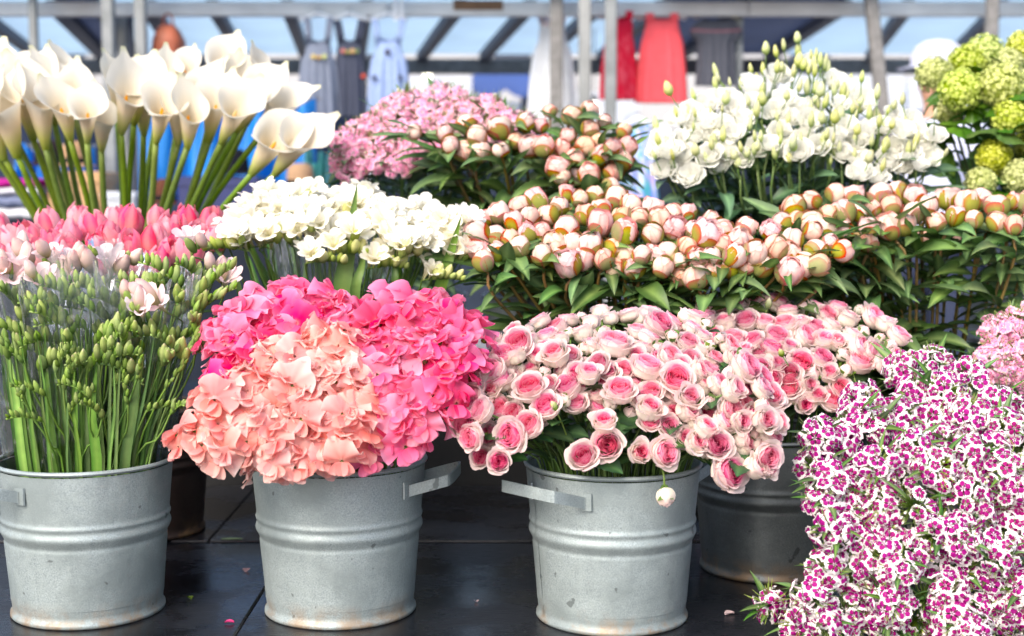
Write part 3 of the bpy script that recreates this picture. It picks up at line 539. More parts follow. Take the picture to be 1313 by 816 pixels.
b = MB(); b.lathe([(.088, -.075), (.096, -.03), (.1, .01)], 28, C=[s2l(70, 56, 48)] * 3, mod=lambda r, z, a: (r * np.where(np.sin(a) > -.1, 1.02, .80), z)); obj('hair', b.build('hair', M_CLOTH), person, (0, -.012 * k, 1.69 * k), None, k)

# ------------------------------------------------------------------ buckets
BH, BRT, BRB = .265, .147, .123
def bucket(name, label, px, Y, z0, mat, handles, group, s=1.0):
    base = P(px, 700, Y); loc = Vector((base.x, Y, z0))
    t = thing(name, label, 'bucket', loc, group); t.scale = (s, s, s)
    def rr(z): return BRB + (BRT - BRB) * (z / BH)
    prof = [(0, .012), (BRB - .006, .012), (BRB - .004, .002), (BRB + .003, .0), (BRB + .0055, .003), (BRB + .005, .008), (BRB + .001, .012), (rr(.02), .02)]
    def bump_at(z): 
        d = 0
        for zc, w, h in ((.168, .0045, .0026), (.150, .0085, .0045), (.134, .004, -.0012)):
            d += h * math.exp(-((z - zc) / w) ** 2)
        return d
    for z in list(np.linspace(.03, .12, 6)) + list(np.linspace(.126, .182, 26)) + list(np.linspace(.19, BH - .01, 5)): prof.append((rr(z) + bump_at(z), z))
    ph = rng.uniform(0, 6, 3)
    def mod(r, z, a): return r * (1 + .004 * np.sin(2 * a + ph[0]) + .0022 * np.sin(5 * a + ph[1] + z * 9)), z
    b = MB(); b.lathe(prof, 72, mod=mod); obj('body', b.build('bucket_body', mat), t)
    b = MB(); b.lathe([(rr(.06) - .002, .03), (rr(.16) - .002, .16), (rr(BH - .01) - .0015, BH - .01)], 48, mod=mod); obj('inner_wall', b.build('bucket_inner', mat), t)
    b = MB(); pr = [(BRT - .001 + .0042 * math.cos(a), BH - .004 + .0042 * math.sin(a)) for a in np.linspace(0, 2 * PI, 9)]; b.lathe(pr, 72, mod=mod); obj('rim', b.build('bucket_rim', mat), t)
    b = MB(); zz = np.array([.014, .05, .1, .122, .134, .142, .150, .158, .163, .168, .176, .2, .26])
    sa = handles[0] - math.radians(22) if handles else 0.5
    pp = np.array([[(rr(z) + bump_at(z) + .0006) * math.sin(sa + w * .012), -(rr(z) + bump_at(z) + .0006 + (.0012 if w == 0 else 0)) * math.cos(sa + w * .012), z] for z in zz for w in (-1, 0, 1)]).reshape(len(zz), 3, 3)
    b.grid(pp); obj('seam', b.build('bucket_seam', mat), t)
    for az in handles:                                  # azimuth from the front (-Y) towards +X
        half = math.radians(26); zc = BH - .042; b = MB()
        pts = []
        def pol(a, r, z): return (r * math.sin(a), -r * math.cos(a), z)
        r0 = rr(zc) + .003
        pts = [pol(az - half, r0 + .001, zc - .002), pol(az - half * .94, r0 + .006, zc), pol(az - half * .70, r0 + .050, zc + .014), pol(az - half * .5, r0 + .060, zc + .018),
               pol(az + half * .5, r0 + .060, zc + .018), pol(az + half * .70, r0 + .050, zc + .014), pol(az + half * .94, r0 + .006, zc), pol(az + half, r0 + .001, zc - .002)]
        pts = smooth_path(pts, 29); hw = .0095
        G = np.stack([pts + [0, 0, -hw], pts + [0, 0, hw]], 1)
        dirs = np.gradient(pts, axis=0); nrm = np.cross(dirs, [0, 0, 1.0]); nrm /= np.linalg.norm(nrm, axis=1)[:, None]; th = .0012
        ring = np.stack([G[:, 0] - nrm * th, G[:, 1] - nrm * th, G[:, 1] + nrm * th, G[:, 0] + nrm * th], 1)
        b.grid(ring, wrap=True); h = obj('handle', b.build('bucket_handle', mat, smooth=False), t)
        for e in (-1, 1):
            b = MB(); a0 = az + e * half
            pp = np.array([[pol(a0 + da, rr(zc) + dr, zc + dz) for da, dr in ((-.075, .0015), (-.065, .0042), (.065, .0042), (.075, .0015))] for dz in (-.014, .014)])
            b.grid(pp); obj('bracket', b.build('handle_bracket', mat, smooth=False), h)
    return loc
GF = 'zinc buckets along the bench'
B1 = bucket('galvanised_bucket', 'light zinc bucket holding cellophane wrapped green freesia stems', 112, 2.39, TABLE, M_ZINC, [math.radians(-54), math.radians(165)], GF)
B2 = bucket('galvanised_bucket', 'light zinc bucket holding coral and hot pink sweet peas', 436, 2.39, TABLE, M_ZINC, [math.radians(83), math.radians(-160)], GF)
B3 = bucket('galvanised_bucket', 'light zinc bucket under the roses, strap handle folded to its front', 785, 2.355, TABLE, M_ZINC, [math.radians(-47), math.radians(133)], GF)
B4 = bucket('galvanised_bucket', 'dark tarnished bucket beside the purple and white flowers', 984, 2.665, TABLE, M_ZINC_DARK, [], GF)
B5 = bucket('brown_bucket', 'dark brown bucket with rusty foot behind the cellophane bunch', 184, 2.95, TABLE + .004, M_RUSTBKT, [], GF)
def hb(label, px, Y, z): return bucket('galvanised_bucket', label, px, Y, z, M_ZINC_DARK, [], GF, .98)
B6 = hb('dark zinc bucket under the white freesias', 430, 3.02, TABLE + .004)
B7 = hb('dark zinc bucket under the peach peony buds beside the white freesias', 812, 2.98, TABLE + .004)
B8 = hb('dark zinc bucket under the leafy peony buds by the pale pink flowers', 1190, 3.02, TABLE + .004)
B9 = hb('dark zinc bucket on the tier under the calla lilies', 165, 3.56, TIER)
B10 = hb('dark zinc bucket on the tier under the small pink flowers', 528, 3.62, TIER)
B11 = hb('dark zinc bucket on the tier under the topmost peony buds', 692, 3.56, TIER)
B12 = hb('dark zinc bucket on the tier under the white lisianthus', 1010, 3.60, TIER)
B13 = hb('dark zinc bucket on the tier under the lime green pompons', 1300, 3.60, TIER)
def mouth(B, k=.93): return B + Vector((0, 0, BH * k))

# ------------------------------------------------------------------ flower shapes
def prof_fn(pts):
    p = smooth_path([(a, 0, b) for a, b in pts], 40); t = np.linspace(0, 1, 40)
    return lambda u: (np.interp(u, t, p[:, 0]), np.interp(u, t, p[:, 2]))
def rev_petal(mb, pts, half, az, nu=6, nv=6, rnd=.3, edge=0., ruf=0., kruf=5., dr=0., col=None, wide=.5, notch=0., ph=None, tilt=0.):
    """one petal cut from a turned surface: pts is the profile (radius, height) from base to lip"""
    f = prof_fn(pts); u = np.linspace(0, 1, nu + 1)[:, None] * np.ones(nv + 1); v = np.linspace(-1, 1, nv + 1)[None, :] * np.ones((nu + 1, 1))
    if ph is None: ph = rng.uniform(0, 6)
    ue = u * (1 - rnd * np.abs(v) ** 2.5 - notch * np.exp(-(v / .22) ** 2))
    R, Z = f(ue)
    a = half * (wide + (1 - wide) * np.sin(np.clip(u * 1.25, 0, 1) * PI / 2))
    al = az + a * v
    R = R + dr + edge * v ** 2 * u + ruf * u ** 2 * np.sin(kruf * v + ph) + tilt * v * u
    Z = Z + ruf * .6 * u ** 2 * np.sin(kruf * .8 * v + ph * 1.7)
    Pm = np.stack([R * np.sin(al), R * np.cos(al), Z], -1)
    mb.grid(Pm, col(u, v) if col else None, np.stack([u, v, 0 * u], -1))
def lerp(a, b, t): t = np.clip(t, 0, 1)[..., None]; return a * (1 - t) + b * t

HOT, ROSE, PALE, CREAM, GREENW = s2l(244, 60, 144), s2l(251, 136, 188), s2l(253, 228, 232), s2l(253, 245, 234), s2l(236, 238, 210)
def rose_mesh(kind, seed):
    """kind: 0 open, 1 half open, 2 closed cream bud"""
    global rng
    keep = rng; rng = np.random.default_rng(seed); mb = MB()
    N, R, H = {0: (34, .029, .036), 1: (24, .0235, .038), 2: (12, .0165, .034)}[kind]
    core = MB(); outer = []
    for k in range(N):
        t = (k + .5) / N; az = k * 2.39996 + rng.uniform(-.25, .25)
        rk = R * (.10 + .90 * t ** .85) * rng.uniform(.95, 1.05)
        if kind == 0: h = H * (.70 + .32 * math.sin(PI * (.18 + .62 * t)) - .20 * max(0, t - .75) / .25); curl = .0035 * t * t + .0075 * max(0, t - .72) / .28
        elif kind == 1: h = H * (.80 + .2 * math.sin(PI * t)) ; curl = .001 + .004 * t * t + .005 * max(0, t - .75) / .25
        else: h = H * (.95 - .12 * t); curl = -.003 + .002 * t
        pts = [(.003, 0), (rk * .80, h * .14), (rk * (1.05 if kind else 1.04), h * .5), (rk * (1 if kind < 2 else .80), h * .82), (rk * (1 if kind < 2 else .55) + curl, h * (.97 if t > .7 else 1.0))]
        half = min(1.5, .75 + .25 / (t + .2)) if t < .5 else rng.uniform(.72, .95)
        def col(u, v, t=t):
            if kind == 2: c = lerp(CREAM, lerp(PALE, ROSE, np.full_like(u, .25)), (u - .45) * 1.2 * rng.uniform(.4, 1.2)); return lerp(GREENW, c, u * 2.5)
            inner = lerp(HOT, ROSE, np.full_like(u, t * 1.1)); out = lerp(PALE, CREAM, np.full_like(u, (t - .5) * 2.2 if kind == 0 else (t - .3) * 2.2))
            th = .57 if kind == 0 else .34
            c = lerp(inner, out, np.full_like(u, (t - th) / .16)); c = lerp(c, PALE, (u - .76) * 3.2 * (.62 + .35 * t)); c = lerp(c, PALE, (np.abs(v) - .75) * 2 * (.3 + t))
            return lerp(lerp(GREENW, c, np.full_like(u, .25)), c, u * 3) if t > .6 else c
        tgt = core if t < (.80 if kind < 2 else 1) else MB()
        rev_petal(tgt, pts, half, az, nu=6, nv=7, rnd=.12 if t < .6 else .20, edge=-.001 + .002 * t, ruf=.0010 + .0012 * t, kruf=4, col=col)
        if tgt is not core: outer.append(tgt)
    me = [core.build('rose_bloom', M_PETAL)] + [o.build('rose_petal', M_PETAL) for o in outer]
    rng = keep
    return me
def leaf_mesh(L, W, fold, bend, c0, c1, seed, nu=7, nv=4, tipw=1.0, wav=.0, base=.15, peak=.42, mat=None, serr=0, twist=0):
    r = np.random.default_rng(seed); u = np.linspace(0, 1, nu + 1)[:, None] * np.ones(nv + 1); v = np.linspace(-1, 1, nv + 1)[None, :] * np.ones((nu + 1, 1))
    w = np.where(u < peak, base + (1 - base) * np.sin(u / peak * PI / 2), np.cos((u - peak) / (1 - peak) * PI / 2) ** tipw) * W / 2
    if serr: w = w * (1 + serr * (np.arange(nu + 1)[:, None] % 2 - .5))
    ang = bend * u; cx = np.cumsum(np.vstack([np.zeros((1, nv + 1)), np.cos(ang[1:]) * L / nu]), 0); cz = np.cumsum(np.vstack([np.zeros((1, nv + 1)), -np.sin(ang[1:]) * L / nu]), 0)
    ph = r.uniform(0, 6)
    y = w * v * math.cos(fold); up = np.abs(w * v) * math.sin(fold) + wav * W * np.sin(u * 9 + ph + 1.5 * np.sign(v)) * np.abs(v)
    tw = twist * u
    yy = y * np.cos(tw) - up * np.sin(tw); zz = y * np.sin(tw) + up * np.cos(tw)
    Pm = np.stack([yy, cx + zz * np.sin(ang), cz + zz * np.cos(ang)], -1)        # grows along +Y, face up +Z
    C = lerp(c0, c1, np.clip(.55 - np.abs(v) * .8 + .25 * u, 0, 1)); C = lerp(C, c1 * 1.6, (np.abs(v) < .05) * .45)
    mb = MB(); mb.grid(Pm, C); return mb.build('leaf', mat or M_LEAF)
G_DARK, G_MID, G_LITE = s2l(44, 72, 44), s2l(78, 108, 62), s2l(126, 152, 76)
PEO_LEAF = [leaf_mesh(rng.uniform(.085, .12), rng.uniform(.026, .036), rng.uniform(.15, .5), rng.uniform(.1, 1.3), s2l(80, 114, 64), s2l(124, 154, 92), 50 + i, wav=.06, twist=rng.uniform(-.5, .5)) for i in range(7)]
PEO_LEAF += [leaf_mesh(rng.uniform(.08, .11), rng.uniform(.03, .036), .35, rng.uniform(.4, 1.2), s2l(74, 102, 58), s2l(132, 152, 92), 70 + i, wav=.05) for i in range(2)]
ROSE_LEAF = [leaf_mesh(.058, .040, .25, rng.uniform(.3, 1.1), s2l(42, 76, 44), s2l(78, 112, 62), 90 + i, nu=12, base=.4, peak=.45, serr=.12) for i in range(3)]
LISI_LEAF = [leaf_mesh(rng.uniform(.08, .12), rng.uniform(.032, .045), .3, rng.uniform(.3, 1.4), s2l(78, 112, 80), s2l(118, 148, 108), 110 + i, wav=.05) for i in range(4)]
BLADE = [leaf_mesh(rng.uniform(.16, .24), rng.uniform(.018, .026), .55, rng.uniform(0, .35), s2l(60, 104, 48), s2l(116, 150, 72), 130 + i, nu=8, base=.8, peak=.3, tipw=.8) for i in range(4)]
NARROW = [leaf_mesh(rng.uniform(.06, .09), .014, .3, rng.uniform(.2, 1.4), s2l(66, 104, 50), s2l(112, 146, 74), 150 + i, base=.5, peak=.35) for i in range(4)]

ROSES = {k: [rose_mesh(k, 200 + 10 * k + i) for i in range((4, 3, 3)[k])] for k in (0, 1, 2)}
def calyx_mesh(L, n, out, col, r0=.006):
    mb = MB()
    for k in range(n):
        rev_petal(mb, [(.001, -.006), (r0, -.002), (r0 + out * .5, L * .4), (r0 + out, L)], .42, k * 2 * PI / n, nu=4, nv=2, rnd=.0, col=lambda u, v: lerp(col, col * 1.35, u), wide=1.2)
        # narrow to a point
    return mb.build('calyx', M_LEAF)
CALYX = [calyx_mesh(.022, 5, o, s2l(96, 124, 62)) for o in (.009, .014)]
GBUD = []
for i in range(3):
    mb = MB(); mb.lathe([(.0025, -.004), (.007, .002), (.0085, .009), (.006, .017), (.0025, .022), (.0003, .024)], 10, C=[s2l(92, 120, 58), s2l(110, 138, 68), s2l(140, 160, 90), s2l(190, 196, 140), s2l(224, 214, 180), s2l(236, 206, 190)],
        mod=lambda r, z, a: (r * (1 + .10 * np.cos(5 * a)), z)); GBUD.append(mb.build('green_bud', M_BUD))

# ------------------------------------------------------------------ stems and the planting of flowers in a bucket
def stem_into(B, Pb, n, back=.05, low=.03, rmax=.112, n_pts=9):
    d = Vector((Pb.x - B.x, Pb.y - B.y)); dl = max(d.length, 1e-4); dn = d / dl
    mr = min(rmax, dl * .55); jit = Vector((rng.uniform(-.02, .02), rng.uniform(-.02, .02)))
    m = Vector((B.x + dn.x * mr + jit.x, B.y + dn.y * mr + jit.y, B.z + BH)); b = Vector((B.x + dn.x * mr * .55 + jit.x, B.y + dn.y * mr * .55 + jit.y, B.z + low))
    a = Pb - Vector(n) * back
    if a.z < m.z + .03: a.z = max(a.z, min(m.z + .03, Pb.z + .05))
    pts = smooth_path([b, m, a, Pb], n_pts)
    return b, pts
def stem_part(root, base, pts, r, c0, c1, sides=5):
    C = np.stack([lerp(c0, c1, np.array([t]))[0] for t in np.linspace(0, 1, len(pts))])
    mb = MB(); mb.tube(np.array(pts) - np.array(base), np.linspace(r * 1.15, r, len(pts)), sides, C); return obj('stem', mb.build('stem', M_STEM), root)
def leaves_on(root, base, pts, meshes, n, t0, t1, out, sc=(.8, 1.2), name='leaf', up=.35):
    pts = np.array(pts); m = len(pts) - 1
    for k in range(n):
        t = rng.uniform(t0, t1) * m; i = min(int(t), m - 1); p = Vector(pts[i] * (1 - t + i) + pts[i + 1] * (t - i))
        a = rng.uniform(0, 2 * PI); h = Vector((math.cos(a), math.sin(a), 0))
        if out is not None: h = (h + Vector(out) * 1.1).normalized()
        d = (h + Vector((0, 0, rng.uniform(up - .5, up + .4)))).normalized()
        z = Vector((0, 0, 1)) + Vector((rng.uniform(-.5, .5), rng.uniform(-.5, .5), 0)) + Vector((0, -.35, 0)); z = (z - d * z.dot(d)).normalized()
        obj(name, meshes[rng.integers(len(meshes))], root, p - Vector(base), fq(z, d), rng.uniform(*sc))
def outward(B, Pb, lift=.10, jit=.22, up=.0, cam=0.):
    c = Vector((B.x, B.y, B.z + BH - lift)); n = (Pb - c).normalized() + Vector((0, -cam, up)); n.normalize()
    return (n + Vector(rng.uniform(-jit, jit, 3))).normalized()

# ---- roses
ROSE_LAB = {0: 'open rose with hot pink heart', 1: 'half open cream and pink rose', 2: 'closed cream white rosebud'}
ROSE_AT = []
def rose(B, px, py, Y, kind, where, grp, sc=1.0, n=None, leaves=1):
    sc *= .77; ROSE_AT.append((px, py)); Pb = P(px, py, Y); n = n or outward(B, Pb, .06, .36, .05, .30)
    hgt = (.022, .02, .018)[kind] * sc; Pb = Pb - n * hgt
    b, pts = stem_into(B, Pb, n, .055)
    zone = (', low by the sweet williams' if px > 1085 else (', by the rose mound' if px < 985 else '')) if B is not B3 else (', overhanging the rim' if py > 545 else (', beside the sweet peas' if px < 690 else (', by the dark bucket' if px > 900 else (', high on the mound' if py < 440 else ''))))
    t = thing('spray_rose', f'{ROSE_LAB[kind]} {where}{zone}', 'rose', b, grp)
    q = zq(n); v = ROSES[kind][rng.integers(len(ROSES[kind]))]
    bl = obj('bloom', v[0], t, Pb - b, q, sc)
    for p_ in v[1:]: obj('petal', p_, bl)
    obj('calyx', CALYX[rng.integers(2)], bl)
    stem_part(t, b, pts, .0018, s2l(70, 100, 52), s2l(112, 140, 72))
    if leaves: leaves_on(t, b, pts, ROSE_LEAF, leaves, .62, .9, None, (.7, 1.1))
def rose_green_bud(B, px, py, Y, where, grp, n=None):
    Pb = P(px, py, Y); n = n or outward(B, Pb, .02, .3, .5)
    b, pts = stem_into(B, Pb, n, .045)
    t = thing('spray_rose_bud', f'tiny tight green rosebud {where}', 'rosebud', b, grp)
    obj('bud', GBUD[rng.integers(3)], t, Pb - b, zq(n), rng.uniform(.6, .95)); stem_part(t, b, pts, .0012, s2l(80, 110, 56), s2l(122, 150, 80))
def pick(p): return int(rng.choice(len(p), p=p))

RP1 = [(592, 555), (600, 500), (618, 462), (640, 428), (700, 408), (770, 398), (830, 402), (890, 402), (940, 430), (985, 490), (1000, 560), (985, 600), (930, 600), (880, 575), (850, 545), (790, 525), (730, 520), (690, 535), (650, 575), (615, 590)]
Y1 = dome_Y(RP1, 2.20, 2.52)
W1, G1 = 'in the light zinc bucket', 'roses in the light zinc bucket'
fixed = [(655, 558, 0, 1.0), (678, 545, 0, .9), (617, 526, 0, .85), (604, 562, 0, .8), (640, 592, 0, .72), (680, 497, 0, 1.0), (748, 585, 0, .9), (779, 570, 0, .95), (820, 581, 1, .9), (853, 581, 0, .9), (775, 542, 1, .95),
         (795, 500, 0, .95), (832, 525, 1, 1.0), (936, 606, 0, 1.1), (968, 600, 1, .9), (985, 586, 0, .85), (893, 568, 1, .95), (920, 570, 0, .9), (905, 550, 1, .9), (788, 440, 0, 1.1), (845, 415, 0, 1.0), (712, 455, 1, 1.1), (665, 440, 0, 1.0), (700, 520, 0, .9),
         (885, 510, 1, 1.0), (940, 500, 1, 1.0), (958, 470, 0, 1.0), (980, 540, 1, 1.0), (868, 485, 0, 1.0), (755, 480, 1, .9), (830, 470, 0, 1.0)]
for x, y, k, s in fixed: rose(B3, x, y, Y1(y) - .02, k, W1, G1, s * 1.14, leaves=2)
for x, y in darts(RP1, 15.5, 9000, fixed):
    k = pick([.40, .36, .24]); rose(B3, x, y, Y1(y) + rng.uniform(-.01, .035), k, W1, G1, rng.uniform(.76, 1.06), leaves=1)
for x, y in [p_ for p_ in darts(RP1, 30, 1500) if all(math.hypot(p_[0] - a, p_[1] - b_) > 13 for a, b_ in ROSE_AT)]: rose_green_bud(B3, x, y, Y1(y) - .025, 'among roses in the zinc bucket', G1 + ', buds')
# the one that nods over the rim
Pd = P(852, 640, 2.185); bq = P(845, 590, 2.24)
t = thing('spray_rose', 'small pale rosebud nodding head down over the zinc rim', 'rose', B3 + Vector((.05, -.05, .05)))
v = ROSES[2][1]; bl = obj('bloom', v[0], t, Pd + Vector((0, 0, .018)) - t.location, zq((.08, -.45, -1), 1.0), .98)
for p_ in v[1:]: obj('petal', p_, bl)
obj('calyx', CALYX[0], bl, sc=1.0)
stem_part(t, t.location, smooth_path([t.location, B3 + Vector((.06, -.10, BH)), bq + Vector((-.01, .0, .01)), P(850, 605, 2.19), Pd + Vector((0, 0, .018))], 14), .0017, s2l(70, 100, 52), s2l(112, 140, 72))

RP2 = [(880, 405), (925, 382), (1000, 382), (1080, 388), (1130, 402), (1160, 432), (1150, 462), (1092, 482), (1070, 512), (1035, 530), (1000, 515), (960, 455), (905, 430)]
Y2 = dome_Y(RP2, 2.50, 2.80); W2, G2 = 'in the dark tarnished bucket', 'roses in the dark bucket'
for x, y in darts(RP2, 17.5, 7000):
    k = pick([.55, .25, .20]); rose(B4, x, y, Y2(y), k, W2, G2, rng.uniform(.85, 1.12), leaves=1)
for x, y in [p_ for p_ in darts(RP2, 36, 900) if all(math.hypot(p_[0] - a, p_[1] - b_) > 13 for a, b_ in ROSE_AT)]: rose_green_bud(B4, x, y, Y2(y) - .03, 'among roses in the dark bucket', G2 + ', buds')

# ---- sweet peas
def banner_mesh(c_in, c_out, seed, S=.034):
    r = np.random.default_rng(seed); nu, nv = 10, 46; ph = r.uniform(0, 6, 6)
    u = np.linspace(.06, 1, nu)[:, None] * np.ones(nv); f = np.linspace(-2.15, 2.15, nv)[None, :] * np.ones((nu, 1))
    R = S * (1 + .12 * np.cos(2 * f) - .16 * np.exp(-(f / .22) ** 2) + .05 * np.sin(3 * f + ph[0]))
    x = u * R * np.sin(f) * 1.15; y = u * R * np.cos(f) * .95 + S * .25
    z = -.45 * S * u ** 2 * (.6 + .4 * np.cos(f)) + S * .30 * u ** 2 * np.sin(2.9 * f + ph[1]) + S * .19 * u ** 3 * np.sin(6.3 * f + ph[2]) + S * .05 * u ** 5 * np.sin(12 * f + ph[4]) + .20 * S * np.exp(-(f / .3) ** 2) * u * (1 - u)
    C = lerp(c_in, c_out, u ** 1.2) * (1 + .06 * np.sin(9 * f + ph[3]))[..., None]; C = lerp(C, s2l(246, 226, 200), (.2 - u) * 3); C = lerp(C, np.minimum(c_out * 1.25, .93), (u - .82) * 3)
    mb = MB(); mb.grid(np.stack([x, y, z], -1), np.clip(C, 0, 1)); return mb.build('banner_petal', M_SWEET)
def wing_mesh(c_in, c_out, seed, S=.027):
    r = np.random.default_rng(seed); ph = r.uniform(0, 6, 2); nu, nv = 6, 7
    u = np.linspace(0, 1, nu)[:, None] * np.ones(nv); v = np.linspace(-1, 1, nv)[None, :] * np.ones((nu, 1))
    w = np.sin(np.clip(u * .92 + .08, 0, 1) ** .7 * PI) ** .6 * S * .62
    x = w * v + S * .25 * u; y = -S * 1.05 * u ** .9 + S * .35 * u * u; z = S * (.95 * np.sin(u * 1.7) * .55 + .35 * (v * w / S) ** 2 * 4 * .5) + S * .12 * np.sin(5 * v + ph[0]) * u
    mb = MB(); mb.grid(np.stack([x, y, z], -1), lerp(c_in, c_out, u)); return mb.build('wing_petal', M_SWEET)
SP = {}
for nm, ci, co in (('coral', s2l(249, 160, 154), s2l(253, 202, 196)), ('hot', s2l(242, 72, 132), s2l(250, 132, 176)), ('pink', s2l(246, 104, 152), s2l(251, 168, 200)), ('salmon', s2l(250, 180, 174), s2l(253, 216, 210))):
    SP[nm] = ([banner_mesh(ci, co, 300 + i) for i in range(5)], [wing_mesh(ci, co * .97 + .02, 320 + i) for i in range(3)])
mb = MB(); mb.lathe([(.0008, -.006), (.003, -.003), (.0042, .002), (.003, .006)], 7, C=[s2l(96, 130, 60)] * 4); SPCAL = mb.build('sweet_pea_calyx', M_LEAF)
def sweet_pea(B, px, py, Y, colr, label, grp, nfl=4, sc=1.0):
    Pc = P(px, py, Y); n = outward(B, Pc, .05, .2, .0, .25)
    b, pts = stem_into(B, Pc - n * .02, n, .06, rmax=.12)
    t = thing('sweet_pea', label, 'sweet pea', b, grp)
    stem_part(t, b, pts, .0018, s2l(84, 116, 62), s2l(120, 150, 84))
    side = n.cross(Vector((0, 0, 1))).normalized(); vert = side.cross(n).normalized(); a0 = rng.uniform(0, 6)
    for k in range(nfl):
        a = a0 + k * 2 * PI / nfl + rng.uniform(-.3, .3); rr = rng.uniform(.016, .026) * sc
        off = (side * math.cos(a) + vert * math.sin(a)) * rr; fn = (n * .9 + (side * math.cos(a) + vert * math.sin(a)) * .65 + Vector(rng.uniform(-.25, .25, 3))).normalized()
        upv = (Vector((0, 0, 1)) + side * math.cos(a) * .8 + Vector(rng.uniform(-.35, .35, 3)))
        cl = colr if rng.random() > .15 else {'coral': 'salmon', 'salmon': 'coral', 'hot': 'pink', 'pink': 'hot'}[colr]
        ban, wing = SP[cl]; s = sc * rng.uniform(.82, 1.12)
        fl = obj('floret', ban[rng.integers(5)], t, Pc + off + n * rng.uniform(-.008, .012) - b, fq(fn, upv), s)
        for e in (1, -1): obj('wing_petal', wing[rng.integers(3)], fl, (0, .006, .001), Quaternion((0, 1, 0), e * .25), (e, 1, 1))
        obj('calyx', SPCAL, fl, (0, .004, -.004), Quaternion((1, 0, 0), .7))
CORAL = [(246, 524), (262, 508), (295, 494), (325, 455), (375, 435), (430, 420), (462, 435), (450, 485), (474, 540), (465, 565), (430, 585), (390, 590), (350, 605), (320, 595), (275, 582), (248, 580), (242, 555)]
PINKL = [(274, 404), (300, 392), (335, 375), (362, 368), (395, 385), (440, 385), (470, 395), (460, 425), (410, 412), (350, 432), (310, 465), (282, 486), (272, 450)]
PINKR = [(470, 400), (500, 378), (535, 378), (580, 395), (620, 412), (630, 445), (610, 480), (590, 520), (555, 545), (525, 560), (500, 540), (480, 500), (460, 470), (455, 430)]
ALLSP = [(215, 365), (640, 365), (640, 615), (215, 615)]
YS = dome_Y(ALLSP, 2.17, 2.50)
GS = 'sweet peas in the light zinc bucket'
for x, y in darts(CORAL, 28, 3000): sweet_pea(B2, x, y, YS(y) - .015, 'coral' if rng.random() < (.75 if y > 500 else .35) else 'salmon', 'ruffled coral peach sweet pea stem ' + ('swelling out over the rim' if y > 565 else ('beside the brown bucket' if x < 290 else ('next to the bright pink sweet peas' if x > 420 else ('below the hot pink sweet peas' if y < 490 else 'in the middle of the zinc bucket')))), GS)
for x, y in darts(PINKL, 24, 3000): sweet_pea(B2, x, y, YS(y), 'hot' if rng.random() < .5 else 'pink', 'ruffled hot pink sweet pea stem beside the green freesia buds', GS)
for x, y in darts(PINKR, 29, 3000): sweet_pea(B2, x, y, YS(y), 'pink' if rng.random() < .6 else 'hot', 'ruffled bright pink sweet pea stem ' + ('touching the roses' if x > 575 else ('below the white freesias' if y < 425 else ('against the coral sweet peas' if x < 505 else 'above the bucket handle'))), GS)
for x, y in ((345, 600), (400, 592), (470, 585), (525, 560), (330, 588)): sweet_pea(B2, x, y, 2.19, 'salmon' if x < 450 else 'pink', 'drooping sweet pea stem hanging over the front zinc rim', GS, 3, .9)

# ---- sweet williams (purple and white; pale pink)
def dian_mesh(seed, mat, S=.0145, teeth=True):
    r = np.random.default_rng(seed); mb = MB(); nu, nv = 5, 6
    for k in range(5):
        a0 = k * 2 * PI / 5; u = np.linspace(.08, 1, nu)[:, None] * np.ones(nv); v = np.linspace(-1, 1, nv)[None, :] * np.ones((nu, 1))
        tooth = 1 + (.07 if teeth else .02) * ((np.arange(nv) % 2) * 2 - 1)[None, :] * (u > .9) - .10 * v ** 2 * u
        R = S * u * tooth * r.uniform(.9, 1.08); al = a0 + v * (.30 + .36 * u)
        z = S * (.10 * np.sin(u * PI) - .22 * u ** 3 * r.uniform(.2, 1.5)) + S * .09 * np.sin(3 * v + r.uniform(0, 6)) * u + .0006 * (k % 2)
        mb.grid(np.stack([R * np.sin(al), R * np.cos(al), z], -1), None, np.stack([u, v, 0 * u], -1))
    mb.lathe([(.0012, .0004), (.0016, -.004), (.0022, -.012), (.0008, -.018)], 6)
    mb.U[-1][:] = (.1, 0, 0)
    return mb.build('floret', mat)
DIAN = [dian_mesh(400 + i, M_DIAN) for i in range(5)]
PIND = [dian_mesh(420 + i, M_PINKD, .0125) for i in range(4)]
def bract_mesh(seed, n=46, L=.03, c0=s2l(92, 122, 48), c1=s2l(150, 172, 84)):
    r = np.random.default_rng(seed); mb = MB()
    for _ in range(n):
        th = r.uniform(0, 1.35); az = r.uniform(0, 2 * PI); d = np.array([math.sin(th) * math.cos(az), math.sin(th) * math.sin(az), math.cos(th)])
        e = d * L * r.uniform(.6, 1.1) + np.array([0, 0, r.uniform(-.2, .5) * .01]); s_ = np.cross(d, [.3, .2, 1]); s_ /= np.linalg.norm(s_); m = e * .5 + np.array([0, 0, .003])
        mb.grid(np.array([[-s_ * .0008, s_ * .0008], [m - s_ * .0011, m + s_ * .0011], [e - s_ * .0002, e + s_ * .0002]]), np.array([[c0, c0], [c0, c0], [c1, c1]]))
    return mb.build('bracts', M_LEAF)
BRACT = [bract_mesh(440 + i, 60, .042) for i in range(3)]
mb = MB(); mb.lathe([(.0012, 0), (.0024, .006), (.0026, .011), (.0018, .0145), (.0002, .016)], 7, C=[s2l(110, 140, 66), s2l(120, 150, 74), s2l(206, 206, 170), s2l(246, 236, 236), s2l(240, 220, 230)]); DBUD = mb.build('dianthus_bud', M_BUD)
